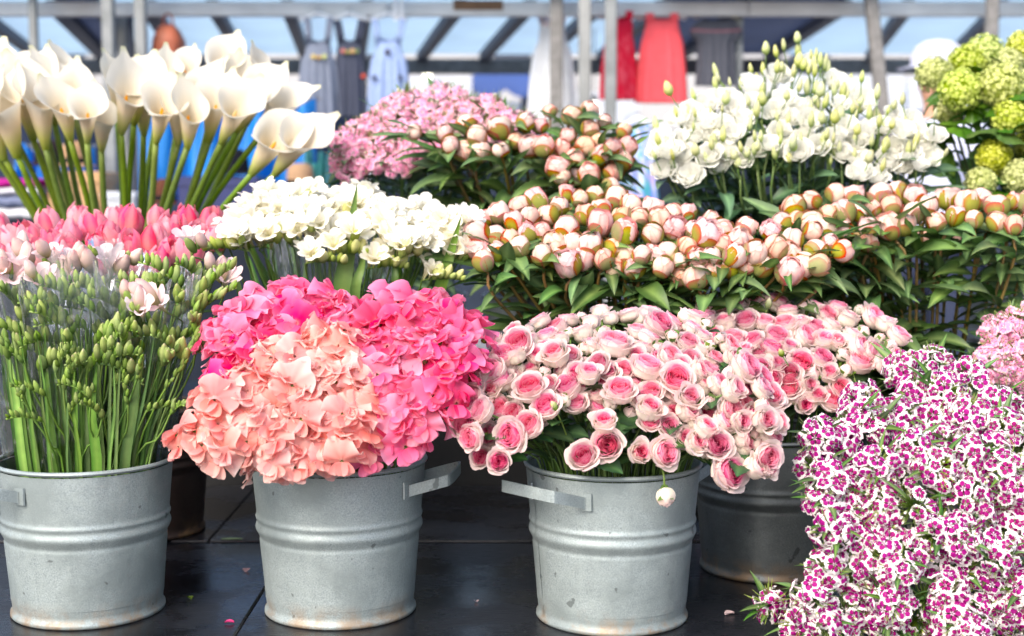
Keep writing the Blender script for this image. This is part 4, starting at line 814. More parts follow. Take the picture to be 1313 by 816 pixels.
def william(B, Pc, n, meshes, label, grp, nfl=15, R=.034, sc=1.0, nbud=3, leaves=3, stem_end=None, name='sweet_william', cat='sweet william', big=0):
    base_pt = Pc - n * R * sc
    if stem_end is None: b, pts = stem_into(B, base_pt, n, .06, rmax=.12)
    else: b = stem_end; pts = smooth_path([b, (b * .5 + base_pt * .5) + Vector((0, 0, .02)), base_pt - n * .03, base_pt], 9)
    t = thing(name, label, cat, b, grp)
    stem_part(t, b, pts, .0019, s2l(80, 112, 56), s2l(120, 150, 76))
    q = zq(n); br = obj('bracts', BRACT[rng.integers(3)], t, base_pt - b + n * .004, q, sc)
    for k in range(nfl):
        z = 1 - (k + .5) / nfl * .93; a = k * 2.39996 + rng.uniform(-.2, .2); s_ = math.sqrt(1 - z * z)
        d = q @ Vector((s_ * math.cos(a), s_ * math.sin(a), z)); d = (d + Vector(rng.uniform(-.12, .12, 3))).normalized()
        fn = (d * .8 + n * .2 + Vector(rng.uniform(-.5, .5, 3))).normalized()
        obj('floret', meshes[rng.integers(len(meshes))], t, base_pt + d * R * sc * rng.uniform(.92, 1.14) - b, zq(fn), sc * rng.uniform(.78, 1.2))
    for k in range(nbud):
        d = (n + Vector(rng.uniform(-.9, .9, 3))).normalized(); obj('bud', DBUD, t, base_pt + d * R * sc * .8 - b, zq(d), sc * rng.uniform(.7, 1.1))
    if leaves: leaves_on(t, b, pts, NARROW, leaves, .7, .97, n, (.7, 1.1))
    if big: leaves_on(t, b, pts, LISI_LEAF, big, .36, .75, Vector((0, -.7, 0)), (.6, 1.0), up=.5)
DP = [(1012, 775), (1040, 745), (1062, 700), (1068, 660), (1050, 630), (1036, 590), (1048, 552), (1090, 530), (1112, 490), (1140, 462), (1180, 450), (1225, 465), (1258, 495), (1313, 508), (1335, 515), (1335, 830), (1010, 830)]
YD = dome_Y([(0, 440), (0, 830)], 2.17, 2.62)
DB = Vector((P(1215, 700, 2.62).x, 2.62, TABLE - .12))
GD = 'sweet williams heaped on the bench'
dfix = [(1040, 556), (1034, 598), (1046, 640), (1064, 682), (1056, 728), (1034, 772), (1104, 500), (1150, 462), (1085, 530), (1018, 802), (1200, 450), (1055, 805), (1240, 470), (1290, 505)]
for x, y in dfix + darts(DP, 35, 4000, dfix, vary=.22):
    Pc = P(x, y, YD(y) + rng.uniform(-.03, .04)); Pc.z = max(Pc.z, TABLE + .03); n = outward(DB, Pc, .10, .2, .02, .35)
    end = Vector((DB.x + (Pc.x - DB.x) * .35, 2.62 + rng.uniform(-.03, .05), TABLE + .02 + rng.uniform(0, .03) + max(0, (Pc.z - TABLE) * .15)))
    lab = 'purple blotched white edged sweet william head ' + ('resting on the black bench' if y > 770 else ('at the crest of the heap beside the roses' if y < 520 and x < 1210 else ('below the pale pink sweet williams' if y < 570 else ('overhanging the dark bucket' if x < 1110 else ('low in the heap, above the bench' if y > 690 else 'in the middle of the heap')))))
    william(DB, Pc, n, DIAN, lab, GD, 13 if rng.random() > .14 else 4, .034, 1.0, 4, 4, end)
Pc = P(984, 772, 2.25); Pc.z = max(Pc.z, TABLE + .03)
william(DB, Pc, Vector((-.35, -.8, .45)).normalized(), DIAN, 'lone purple and white sweet william head lying below the dark bucket', GD, 9, .026, 1.0, 2, 12, P(1085, 740, 2.42))
DP2 = [(1258, 440), (1275, 405), (1300, 388), (1340, 375), (1340, 490), (1290, 485), (1262, 468)]
Y3 = dome_Y(DP2, 2.60, 2.72); B14 = Vector((P(1330, 700, 2.80).x, 2.80, TABLE))
for x, y in darts(DP2, 23, 800): Pc = P(x, y, Y3(y)); william(B14, Pc, outward(B14, Pc, .0, .2, 0, .3), PIND, 'pale pink sweet william head beside the leafy peony stems', 'pale pink sweet williams', 15, .030, 1.0, 3, 2)
bucket('galvanised_bucket', 'dark zinc bucket under the pale pink sweet williams', 1330, 2.80, TABLE, M_ZINC_DARK, [], GF, .9)
PH = [(430, 200), (436, 158), (482, 136), (520, 120), (560, 106), (610, 118), (660, 132), (692, 146), (690, 172), (600, 180), (540, 190), (480, 212), (440, 214)]
Y4 = dome_Y(PH, 3.28, 3.52)
for x, y in darts(PH, 16.5, 2500): Pc = P(x, y, Y4(y)); william(B10, Pc, outward(B10, Pc, .0, .2, .1, .2), PIND, 'bright small flowered pink head behind the topmost peony buds', 'small flowered pink bunch', 14, .030, 1.12, 3, 3, name='pink_flower_head', big=6, cat='flower head')

# ---- peonies in bud
PEACH, PCREAM, PPINK, PRED, PGREEN = s2l(243, 196, 178), s2l(250, 226, 208), s2l(251, 212, 210), s2l(198, 92, 86), s2l(150, 156, 86)
def peony_mesh(kind, seed, R=.029):
    """0 tight peach, 1 pale pink swelling, 2 loosening with ragged petals"""
    global rng
    keep = rng; rng = np.random.default_rng(seed); mb = MB(); n = (6, 7, 10)[kind]
    cA = (PCREAM, lerp(PCREAM, PPINK, np.array([.6]))[0], PPINK)[kind]; cB = (PEACH, lerp(PEACH, PPINK, np.array([.5]))[0], PPINK * np.array([1, .95, .97]))[kind]
    for k in range(n):
        az = k * 2.39996 + rng.uniform(-.3, .3); r = R * (.88 + .14 * k / n) * rng.uniform(.98, 1.03); vein = 1 + .10 * np.convolve(rng.normal(0, 1, 13), [.3, .4, .3], 'same')[2:11]; shade = rng.uniform(0, 1); top = (3.12, 3.08, 2.9)[kind] - (.35, .5, .9)[kind] * (k / n) * rng.uniform(.5, 1.2)
        th = np.linspace(.1, top, 9); sq = 1.0 + .02 * kind
        fl = .0 if kind == 0 else .004 * kind * rng.uniform(0, 1.5)
        pts = [(r * math.sin(t) + fl * max(0, t - 2.0) * 2, r * (1 - math.cos(t)) * sq) for t in th]
        rc = rng.uniform(.25, .9)
        def col(u, v):
            c = lerp(cB, cA, shade * .6 + .4 * np.sin(u * PI)) * vein[None, :, None]; c = lerp(PGREEN * 1.1, c, u * 4.5); c = lerp(c, lerp(PEACH, PRED, np.array([.55]))[0], (np.abs(v) - .72) * 3.2 * rc * (1.5 - kind / 2)); return np.clip(lerp(c, PRED, (u - .90) * 6 * rc), 0, .95)
        rev_petal(mb, pts, rng.uniform(1.0, 1.4), az, nu=10, nv=8, rnd=.05, edge=.0022 + .0014 * kind, ruf=.0006 + .0014 * kind, col=col, wide=.8, dr=.0)
    mb.lathe([(.001, .001)] + [(R * .885 * math.sin(a), R * (1 - .9 * math.cos(a))) for a in np.linspace(.3, 2.9, 9)] + [(.0005, R * 1.89)], 16, C=[lerp(cB, cA, np.array([i / 10]))[0] for i in range(11)])
    me = mb.build('peony_bud', M_BUD); rng = keep; return me
def sepal_mesh(seed, green, R=.0312):
    global rng
    keep = rng; rng = np.random.default_rng(seed); mb = MB(); top = rng.uniform(1.55, 2.35)
    pts = [(R * math.sin(t), R * (1 - math.cos(t)) - .0012) for t in np.linspace(.02, top, 8)]; pts[-1] = (pts[-1][0] + .002, pts[-1][1])
    def col(u, v):
        c = lerp(PGREEN, PGREEN * np.array([1.2, 1.1, .9]), u); return lerp(c, PRED * (1.0 if green < .5 else .8), (np.maximum(np.abs(v), u ** 1.5) - .55 - green * .35) * 2.6)
    rev_petal(mb, pts, rng.uniform(.55, .85), 0, nu=7, nv=5, rnd=.22, edge=.001, col=col, wide=.7)
    me = mb.build('sepal', M_BUD); rng = keep; return me
PEONY = {k: [peony_mesh(k, 500 + 10 * k + i) for i in range(4)] for k in (0, 1, 2)}
SEPAL = [sepal_mesh(540 + i, g_) for i, g_ in enumerate((.1, .3, .5, .8, .2))]
PEO_LAB = {0: 'tight peach peony bud with red edged sepals', 1: 'swelling pale pink peony bud with green sepals', 2: 'loosening blush pink peony bud with ragged petals'}
def peony(B, px, py, Y, kind, where, grp, sc=1.0, leaves=5, lift=.0, n=None):
    sc *= rng.uniform(.68, .90)
    Pb = P(px, py, Y); n = n or outward(B, Pb, lift, .45, .40, .12); Pb = Pb - n * .028 * sc
    b, pts = stem_into(B, Pb, n, .07, n_pts=11)
    zone = ''
    if B is B7: zone = ', beside white freesias' if px < 690 else (', low over rose leaves' if py > 335 else (', under the lisianthus' if px > 880 else ''))
    if B is B11: zone = ', among pink flowers' if px < 650 else (', lowest of its bunch' if py > 205 else '')
    if B is B8: zone = ', beside the lisianthus' if px < 1130 else ''
    t = thing('peony', f'{PEO_LAB[kind]} {where}{zone}', 'peony', b, grp)
    q = zq(n); bd = obj('bud', PEONY[kind][rng.integers(4)], t, Pb - b, q, (sc * rng.uniform(.9, 1.06), sc * rng.uniform(.9, 1.06), sc * rng.uniform(.9, 1.14)))
    for k in range(rng.integers(4, 6) if kind < 2 else 3):
        obj('sepal', SEPAL[rng.integers(5)], bd, (0, 0, 0), Quaternion((0, 0, 1), k * 1.75 + rng.uniform(-.4, .4)), rng.uniform(.98, 1.04))
    stem_part(t, b, pts, .0030, s2l(104, 112, 58), s2l(148, 112, 66), 6)
    out = Vector((Pb.x - B.x, Pb.y - B.y - .06, 0)); out = out.normalized() if out.length > 1e-3 else None
    leaves_on(t, b, pts, PEO_LEAF, leaves - 1, .33, .76, out, (.95, 1.5), up=.6); leaves_on(t, b, pts, PEO_LEAF, 1, .76, .95, out, (.6, .95), up=.5)
    leaves_on(t, b, pts, NARROW, 2, .95, .99, None, (.35, .6), name='small_leaf')
PA = [(612, 325), (602, 298), (620, 275), (665, 258), (720, 250), (800, 254), (860, 270), (920, 278), (985, 294), (1060, 298), (1085, 322), (1030, 345), (1000, 350), (940, 345), (885, 360), (820, 345), (740, 345), (680, 325), (640, 325)]
YA = dome_Y(PA, 2.66, 2.98); WA, GA = 'behind the roses', 'peony buds behind the roses'
fx = [(729, 340, 2, 1.0), (620, 335, 0, .85), (615, 300, 1, 1.0), (667, 317, 0, .85), (695, 328, 0, .9), (757, 313, 1, 1.0), (775, 333, 0, .85), (822, 328, 0, .95), (850, 343, 0, .85), (892, 355, 0, 1.0), (941, 330, 1, 1.0), (968, 325, 0, .95), (995, 318, 0, .9), (1011, 350, 1, 1.05), (1048, 340, 0, .9), (906, 300, 2, 1.1), (640, 275, 1, 1.1), (660, 285, 1, 1.0), (800, 300, 1, 1.1), (726, 295, 0, .9)]
for x, y, k, s in fx: peony(B7, x, y, YA(y) - .02, k, WA, GA, s, 9)
for x, y in darts(PA, 19, 5000, fx): peony(B7, x, y, YA(y), pick([.50, .32, .18]), WA, GA, rng.uniform(.8, 1.05), 6)
PBp = [(1000, 290), (1010, 262), (1062, 250), (1130, 250), (1200, 250), (1313, 256), (1335, 275), (1320, 295), (1240, 285), (1200, 290), (1140, 300), (1110, 310), (1080, 300), (1040, 290)]
YB = dome_Y(PBp, 2.80, 3.05); WB, GB = 'below the lime pompons', 'peony buds below the pompons'
fx = [(1113, 312, 0, .85), (1062, 275, 0, .9), (1083, 273, 1, .95), (1200, 285, 0, .9), (1240, 262, 1, 1.0), (1215, 255, 2, 1.1), (1300, 290, 0, .9), (1278, 265, 1, .95), (1172, 275, 0, .95)]
for x, y, k, s in fx: peony(B8, x, y, YB(y) - .02, k, WB, GB, s, 14)
for x, y in darts(PBp, 20, 5000, fx): peony(B8, x, y, YB(y), pick([.52, .32, .16]), WB, GB, rng.uniform(.8, 1.05), 12)
PCp = [(570, 185), (600, 162), (660, 158), (700, 158), (722, 148), (760, 142), (800, 158), (808, 185), (795, 225), (765, 238), (725, 225), (700, 195), (650, 190), (600, 200)]
YC = dome_Y(PCp, 3.10, 3.40); WC, GC = 'below the posts', 'topmost peony buds'
fx = [(531, 170, 0, .85), (578, 186, 0, .85), (571, 172, 1, .9), (598, 160, 0, 1.0), (612, 175, 0, .85), (640, 165, 1, 1.1), (642, 192, 0, .9), (673, 158, 0, 1.0), (697, 187, 1, 1.05), (715, 215, 1, 1.05), (720, 225, 0, .9), (755, 225, 1, 1.0), (785, 190, 1, .95), (757, 165, 0, 1.0), (782, 240, 0, .9), (800, 168, 0, .8), (733, 150, 0, .9), (705, 142, 0, .9), (775, 158, 0, .9)]
for x, y, k, s in fx: peony(B11, x, y, YC(y) - .02, k, WC, GC, s * 1.0, 12)
for x, y in darts(PCp, 20, 3500, fx): peony(B11, x, y, YC(y) + .02, pick([.65, .30, .05]), WC, GC, rng.uniform(.85, 1.0), 10)

# ---- pink double tulips
M_TULIP = attr_mat('tulip_petal', .55, .45, hue=.012, sat=.35, val=.12, noise=.12, nscale=60)
TP, TPP, TW = s2l(240, 116, 152), s2l(248, 172, 190), s2l(252, 226, 218)
def tulip_petal(seed, k):
    global rng
    keep = rng; rng = np.random.default_rng(seed); mb = MB(); H = .062 * rng.uniform(.9, 1.08); R = .022; op = rng.uniform(-.006, .004) + (.004 if k else -.004)
    def col(u, v):
        c = lerp(TW, lerp(TPP, TP, np.full_like(u, rng.uniform(.1, .9))), .25 + u * 1.0); c = lerp(c, TW, (1 - np.abs(v) * 2.2) * .55 * (1 - u * .6)); return lerp(lerp(PGREEN * 1.5, TW, np.full_like(u, .5)), c, u * 4)
    rev_petal(mb, [(.004, 0), (R * .85, H * .12), (R * 1.08, H * .38), (R * .98, H * .7), (R * .70 + op, H * .97)], .78, 0, nu=8, nv=7, rnd=.30, edge=-.002, ruf=.0022, col=col, wide=.5, notch=-.01, dr=.0 if k == 0 else -.003)
    me = mb.build('tulip_petal', bpy.data.materials.get('tulip_petal') or M_PETAL); rng = keep; return me
TULO = [tulip_petal(600 + i, 0) for i in range(5)]; TULI = [tulip_petal(620 + i, 1) for i in range(4)]
def tulip(B, px, py, Y, grp):
    Pb = P(px, py, Y); n = outward(B, Pb, .25, .16, .45); Pb = Pb - n * .03
    b, pts = stem_into(B, Pb, n, .06, rmax=.125)
    t = thing('tulip', 'pink double tulip with pale streaked petals below the calla stems', 'tulip', b, grp)
    q = zq(n); s = rng.uniform(.85, 1.1)
    for k in range(6): obj('petal', TULO[rng.integers(5)], t, Pb - b, q @ Quaternion((0, 0, 1), -k * PI / 3 + rng.uniform(-.12, .12)) @ Quaternion((1, 0, 0), -max(0, rng.normal(.06, .10))), s * rng.uniform(.84, 1.08))
    for k in range(5): obj('petal', TULI[rng.integers(4)], t, Pb - b, q @ Quaternion((0, 0, 1), k * 1.3 + .3), s * rng.uniform(.82, 1.0))
    stem_part(t, b, pts, .0032, s2l(96, 128, 68), s2l(140, 164, 92), 6)
    leaves_on(t, b, pts, BLADE, 1, .5, .8, None, (.5, .7))
TU = [(-15, 305), (30, 290), (100, 278), (180, 275), (250, 280), (315, 290), (280, 305), (240, 322), (200, 335), (150, 340), (90, 335), (-10, 330)]
YT = dome_Y(TU, 2.66, 3.02)
for x, y in darts(TU, 22, 2500): tulip(B5, x, y, YT(y), 'double tulips in the dark brown bucket')
# a red tulip looks in from beside them
tulip(B5, -2, 286, 2.98, 'double tulips in the dark brown bucket')

# ---- freesias
FW, FC, FG, FP = s2l(252, 250, 240), s2l(246, 238, 200), s2l(200, 206, 130), s2l(246, 224, 228)
def freesia_mesh(seed, c0, c1, op=1.0):
    global rng
    keep = rng; rng = np.random.default_rng(seed); mb = MB()
    for k in range(6):
        inn = k % 2; R = .024 * op * rng.uniform(.9, 1.08)
        rev_petal(mb, [(.002, 0), (.004, .012), (.009, .026), (R * .8, .040 - inn * .002), (R, .046 - .004 * op + inn * .003)], .62, k * PI / 3 + rng.uniform(-.08, .08), nu=6, nv=5, rnd=.28, edge=-.003, ruf=.0016, kruf=3, wide=.75, dr=-.0012 * inn,
                  col=lambda u, v: lerp(FG, lerp(c1, c0, (u - .3) * 2), u * 2.2))
    me = mb.build('freesia_floret', M_WHITE); rng = keep; return me
FWH = [freesia_mesh(700 + i, FW, FC, 1 + .12 * (i % 3)) for i in range(4)]; FPK = [freesia_mesh(720 + i, FP, s2l(248, 232, 222), .9 + .1 * i) for i in range(3)]
def fbud_mesh(c0, c1, c2, r=.0050, L=.023):
    mb = MB(); mb.lathe([(.0012, -.003), (r * .75, .002), (r, L * .38), (r * .9, L * .62), (r * .5, L * .88), (.0004, L)], 9, C=[c0, c0, lerp(c0, c1, np.array([.5]))[0], c1, c1, c2], mod=lambda r_, z, a: (r_ * (1 + .07 * np.cos(3 * a)), z)); return mb.build('freesia_bud', M_FBUD)
FBG = [fbud_mesh(s2l(112, 142, 70), s2l(156, 180, 98), s2l(190, 202, 134)), fbud_mesh(s2l(118, 146, 72), s2l(170, 188, 110), s2l(214, 202, 164), .0060, .027), fbud_mesh(s2l(96, 130, 54), s2l(128, 160, 70), s2l(150, 176, 86), .0042, .018)]
FBC = [fbud_mesh(s2l(150, 168, 80), s2l(222, 222, 150), s2l(240, 236, 190), .008, .030), fbud_mesh(s2l(130, 156, 70), s2l(180, 196, 106), s2l(206, 210, 130), .006, .022)]
FBP = [fbud_mesh(s2l(170, 170, 110), s2l(236, 206, 200), s2l(226, 168, 172), .0095, .034)]
def freesia(B, px, py, Y, blooms, buds, budm, bloomm, label, grp, n=None, comb=None, sc=1.0, name='freesia', sblades=0, rise=(.2, 1.3), stemc=(s2l(84, 120, 54), s2l(122, 152, 72)), rmax=.12):
    Pc = P(px, py, Y); n = n or outward(B, Pc, .15, .2, .3, .15)
    b, pts = stem_into(B, Pc, n, .05, rmax=rmax); t = thing(name, label, 'freesia', b, grp)
    # the flowering comb bends over sideways at the top of the stem
    a = rng.uniform(0, 2 * PI); side = comb or Vector((math.cos(a), math.sin(a) * .6 - .3, rng.uniform(*rise))).normalized(); L = .0095 * (blooms + buds) * sc + .008
    cpts = [Pc + side * (L * s_) + n * (.012 * math.sin(s_ * 2.6)) for s_ in np.linspace(0, 1, 5)]
    allp = np.vstack([pts, np.array([list(c) for c in cpts[1:]])]); stem_part(t, b, allp, .0017, *stemc)
    m = blooms + buds
    for k in range(m):
        s_ = (k + .3) / m; p = Pc + side * (L * s_) + n * (.012 * math.sin(s_ * 2.6)); e = 1 if k % 2 else -1
        d = (n * 1.0 + Vector((0, -.15, .25)) + side.cross(n).normalized() * e * .35 + side * (.05 + .55 * s_) + Vector(rng.uniform(-.15, .15, 3))).normalized()
        if k < blooms: obj('floret', bloomm[rng.integers(len(bloomm))], t, p - b, zq(d), sc * rng.uniform(.85, 1.12))
        else: obj('bud', budm[rng.integers(len(budm))], t, p - b, zq(d), sc * (1.25 - .5 * max(0, (k - blooms) / max(1, buds))) * rng.uniform(.9, 1.15))
    if sblades: leaves_on(t, b, pts, BLADE, sblades, .30, .5, None, (.8, 1.15), up=2.6)
FWP = [(275, 310), (300, 290), (350, 275), (400, 262), (450, 262), (520, 282), (575, 292), (596, 308), (590, 330), (560, 345), (520, 350), (500, 330), (430, 328), (400, 318), (350, 322), (300, 322)]
YF = dome_Y(FWP, 2.70, 3.05); GFW = 'white freesias behind the sweet peas'
for x, y in darts(FWP, 20, 3000): freesia(B6, x, y, YF(y), 4, 1, FBC, FWH, 'white freesia spray with creamy buds ' + ('beside the peony buds' if x > 540 else ('beside the tulips' if x < 330 else ('below the small pink flowers' if y < 285 else 'behind the sweet peas'))), GFW, rise=(-.15, .25), sblades=2, sc=1.08)
for x, y, sd in ((392, 338, 1), (540, 360, 1), (320, 322, -1), (420, 328, 1), (470, 345, 1)): freesia(B6, x, y, 2.69, 2, 6, FBC, FWH, 'white freesia spray ending in a row of green buds', GFW, comb=Vector((sd, -.25, -.05)).normalized())
# sword leaves that stand up among the white freesias
for x0, y0, x1, y1, Y, w in ((436, 395, 458, 235, 2.68, 1.5), (563, 375, 592, 275, 2.66, 1.0), (455, 378, 470, 312, 2.66, .8), (505, 372, 507, 318, 2.66, .6), (300, 350, 262, 303, 2.66, .5), (345, 300, 325, 232, 3.0, .7), (372, 290, 352, 232, 3.0, .7)):
    p0, p1 = P(x0, y0, Y + .02), P(x1, y1, Y); d = (p1 - p0); k = d.length / .2
    t = thing('sword_leaf', 'upright green sword leaf among the white freesias', 'leaf', p0, 'sword leaves', me=None)
    mb = MB(); n_ = 9; uu = np.linspace(0, 1, n_); lo = Vector((B6.x + (p0.x - B6.x) * .5, B6.y - .06, B6.z + .05))
    path = smooth_path([lo, p0 * .6 + lo * .4, p0, p0 * .5 + p1 * .5 + Vector((0, .004, 0)), p1], 14); w_ = .012 * w * np.array([.7, .75, .8, .85, .9, .95, 1, 1, .95, .85, .7, .5, .25, .02])
    G = np.stack([path + np.array([-1, 0, 0])[None] * w_[:, None], path + np.array([0, .004, 0])[None], path + np.array([1, .0, 0])[None] * w_[:, None]], 1) - np.array(p0)
    mb.grid(G, lerp(s2l(64, 108, 52), s2l(120, 156, 76), np.array([[.2, .8, .5]] * 14))); obj('blade', mb.build('sword_blade', M_LEAF), t)

# green freesia bunches in cellophane
FGp = [(5, 395), (40, 372), (110, 372), (170, 365), (235, 350), (262, 345), (258, 400), (250, 445), (200, 455), (150, 470), (90, 470), (30, 455), (0, 440)]
YG = dome_Y([(0, 340), (0, 600)], 2.25, 2.62); GG = 'freesia bunches in the light zinc bucket'
for x, y in darts(FGp, 21, 2500): y += 18; freesia(B1, x, y, YG(y) + rng.uniform(-.02, .03), 0, 8, FBG, FPK, 'green freesia stem in tight bud inside clear cellophane, ' + ('beside the sweet peas' if x > 190 else ('below the tulips' if y < 415 else ('low over the zinc rim' if y > 455 else 'mid bunch'))), GG, sc=1.0, rise=(-.1, .7))
for x, y in darts([(10, 468), (240, 455), (222, 535), (30, 545)], 27, 900): freesia(B1, x, y, YG(y) + rng.uniform(-.02, .03), 0, 7, FBG[2:] + FBG[:1], FPK, 'small side stem of pale green freesia buds low in the cellophane', GG, sc=.72, rise=(-.2, 1.2))
for x, y in ((186, 415), (216, 402), (102, 372), (140, 362), (288, 372), (245, 330), (60, 382), (20, 372), (38, 360), (70, 358), (88, 362), (118, 360), (5, 365)): freesia(B1, x, y, YG(y) - .03 if y > 380 else 2.5, 1, 3, FBP + FBG[:1], FPK, 'freesia stem opening pale pink above green buds', GG, n=Vector((rng.uniform(-.3, .4), -.55, .7)).normalized(), sc=1.25)
for k in range(150):                              # plain stalks and grassy leaves filling the sleeves
    x = rng.uniform(10, 212); Y = rng.uniform(2.27, 2.5); top = P(x + (x - 115) * .12, rng.uniform(405, 470), Y); dx_, dy_ = (top.x - B1.x) * .8, (top.y - B1.y) * .8; kk = min(1, .118 / max(1e-4, math.hypot(dx_, dy_))); rimp = Vector((B1.x + dx_ * kk, B1.y + dy_ * kk, B1.z + BH)); lo = Vector((B1.x + dx_ * kk * .75, B1.y + dy_ * kk * .75, B1.z + .06))
    t = thing('grassy_leaf', 'narrow grassy freesia leaf standing in the cellophane sleeve', 'leaf', lo, 'grassy leaves in cellophane')
    pa = smooth_path([lo, rimp, (rimp + top) * .5 + Vector((rng.uniform(-.008, .008), -.004, 0)), top], 9); w_ = (.0085 if k % 5 == 0 else .0032 + .011 * max(0, (Y - 2.33) / .14) * rng.random()) * np.array([.8, 1, 1, 1, .95, .85, .65, .4, .03]); a = rng.uniform(-.9, .9); sd = np.array([math.cos(a), math.sin(a), 0]); nn = np.array([-sd[1], sd[0], 0]) * .0015
    mb = MB(); mb.grid(np.stack([pa - sd * w_[:, None], pa + nn, pa + sd * w_[:, None]], 1) - np.array(lo), lerp(s2l(78, 122, 56), s2l(150, 182, 100), np.array([[.1, .8, .4]] * 9) * rng.uniform(.4, 1.2))); obj('blade', mb.build('grassy_blade', M_LEAF), t)
def sleeve(bx, tx, ty, Yt, rt, label, seed, B=B1, rb=.045, h0=.10):
    r = np.random.default_rng(seed); top = P(tx, ty, Yt); lo = Vector((P(bx, 600, B.y).x, B.y + (Yt - B.y) * .5, B.z + h0)); ax = top - lo; nu, nv = 14, 40
    u = np.linspace(0, 1, nu)[:, None] * np.ones(nv); a = np.linspace(0, 2 * PI, nv, endpoint=False)[None, :] * np.ones((nu, 1)); ph = r.uniform(0, 6, 6)
    rad = (rb + (rt - rb) * u ** 1.15) * (1 + .05 * np.sin(3 * a + ph[0] + 2 * u) + .05 * np.sin(7 * a + ph[1]) * u + .025 * np.sin(13 * a + ph[2] + 5 * u) + .02 * np.sin(9 * u + ph[3] + 4 * a))
    x = rad * np.cos(a); y = rad * np.sin(a); uu = u * (1 + .05 * np.sin(2 * a + ph[4]) + .035 * np.sin(5 * a + ph[5]) * u)
    G = np.stack([x + ax.x * uu, y + ax.y * uu, ax.z * uu], -1)
    t = thing('cellophane_sleeve', label, 'cellophane', lo, 'cellophane sleeves'); mb = MB(); mb.grid(G, wrap=True); fl_ = obj('film', mb.build('cellophane_film', M_CELLO), t)
    j = int(nv * .75); e_ = G[:, j]; tn = G[:, j + 1] - G[:, j - 1]; tn /= np.linalg.norm(tn, axis=1)[:, None]; ot = np.array([0, -.004, 0]); mb = MB(); mb.grid(np.stack([e_, e_ + ot + tn * .004, e_ + ot * 1.6 + tn * .011], 1)); obj('folded_seam', mb.build('cellophane_seam', M_CELLO), fl_)
sleeve(55, 18, 345, 2.44, .085, 'clear cellophane sleeve round green freesia buds with a white crinkled top', 1)
sleeve(105, 92, 352, 2.37, .080, 'clear creased cellophane sleeve round green freesia buds, folded seam in front', 2)
sleeve(160, 190, 360, 2.40, .085, 'clear cellophane sleeve round the freesias opening pale pink', 3)
sleeve(135, 150, 330, 2.55, .075, 'clear cellophane sleeve standing behind the freesia buds, below the tulips', 4)
sleeve(430, 440, 300, 2.86, .15, 'clear cellophane sleeve round the white freesias', 5, B6, .1, .2)

# ---- calla lilies
def calla_mesh(seed, op=1.0, H=.155):
    r = np.random.default_rng(seed); nu, nv = 20, 40; u = np.linspace(0, 1, nu)[:, None] * np.ones(nv); f = np.linspace(-PI - .55, PI + .55, nv)[None, :] * np.ones((nu, 1)); ph = r.uniform(0, 6, 3)
    bk = np.clip(.5 + .5 * np.cos(np.clip(f, -PI, PI)), 0, 1)                 # 1 at the back where the tip stands, 0 at the lapped front
    top = H * (.66 + .34 * bk ** 1.1); r0 = .0075
    fl = np.clip((u - .45) / .55, 0, 1)
    rad = r0 + .0185 * np.sin(np.clip(u * 1.25, 0, 1) * PI / 2) ** 1.0 + (.006 + .013 * op) * fl ** 1.6 * (.7 + .6 * (1 - np.abs(2 * bk - 1))) + .007 * op * fl ** 3
    z = top * u ** .93 - (.016 * op) * fl ** 2.5 * (1.2 - .9 * bk) + .004 * np.sin(3 * f + ph[0]) * fl ** 2
    rad = rad + .003 * np.sin(2 * f + ph[1]) * fl + .0015 * (f / PI)
    tip = np.exp(-(f / .17) ** 2) * np.clip((u - .72) / .28, 0, 1) ** 2
    z = z + tip * .020; rad = rad + tip * (.022 * r.uniform(-.2, 1.3))
    G = np.stack([rad * np.sin(f), rad * np.cos(f), z], -1)
    C = lerp(s2l(136, 156, 50), s2l(204, 206, 118), u * 5.0); C = lerp(C, s2l(228, 214, 186), (u - .18) * 3.4); C = lerp(C, s2l(230, 226, 214), (u - .5) * 3); C = lerp(C, s2l(190, 196, 96), tip * .7 * (u > .95))
    mb = MB(); mb.grid(G, C); return mb.build('calla_spathe', M_WAXY)
CALLA = [calla_mesh(800 + i, o) for i, o in enumerate((1.15, .9, 1.3, .6, 1.0))]
mb = MB(); mb.lathe([(.003, .012), (.0046, .03), (.0048, .06), (.0035, .078), (.0005, .083)], 10, C=[s2l(240, 176, 40)] * 5); SPADIX = mb.build('calla_spadix', M_BUD)
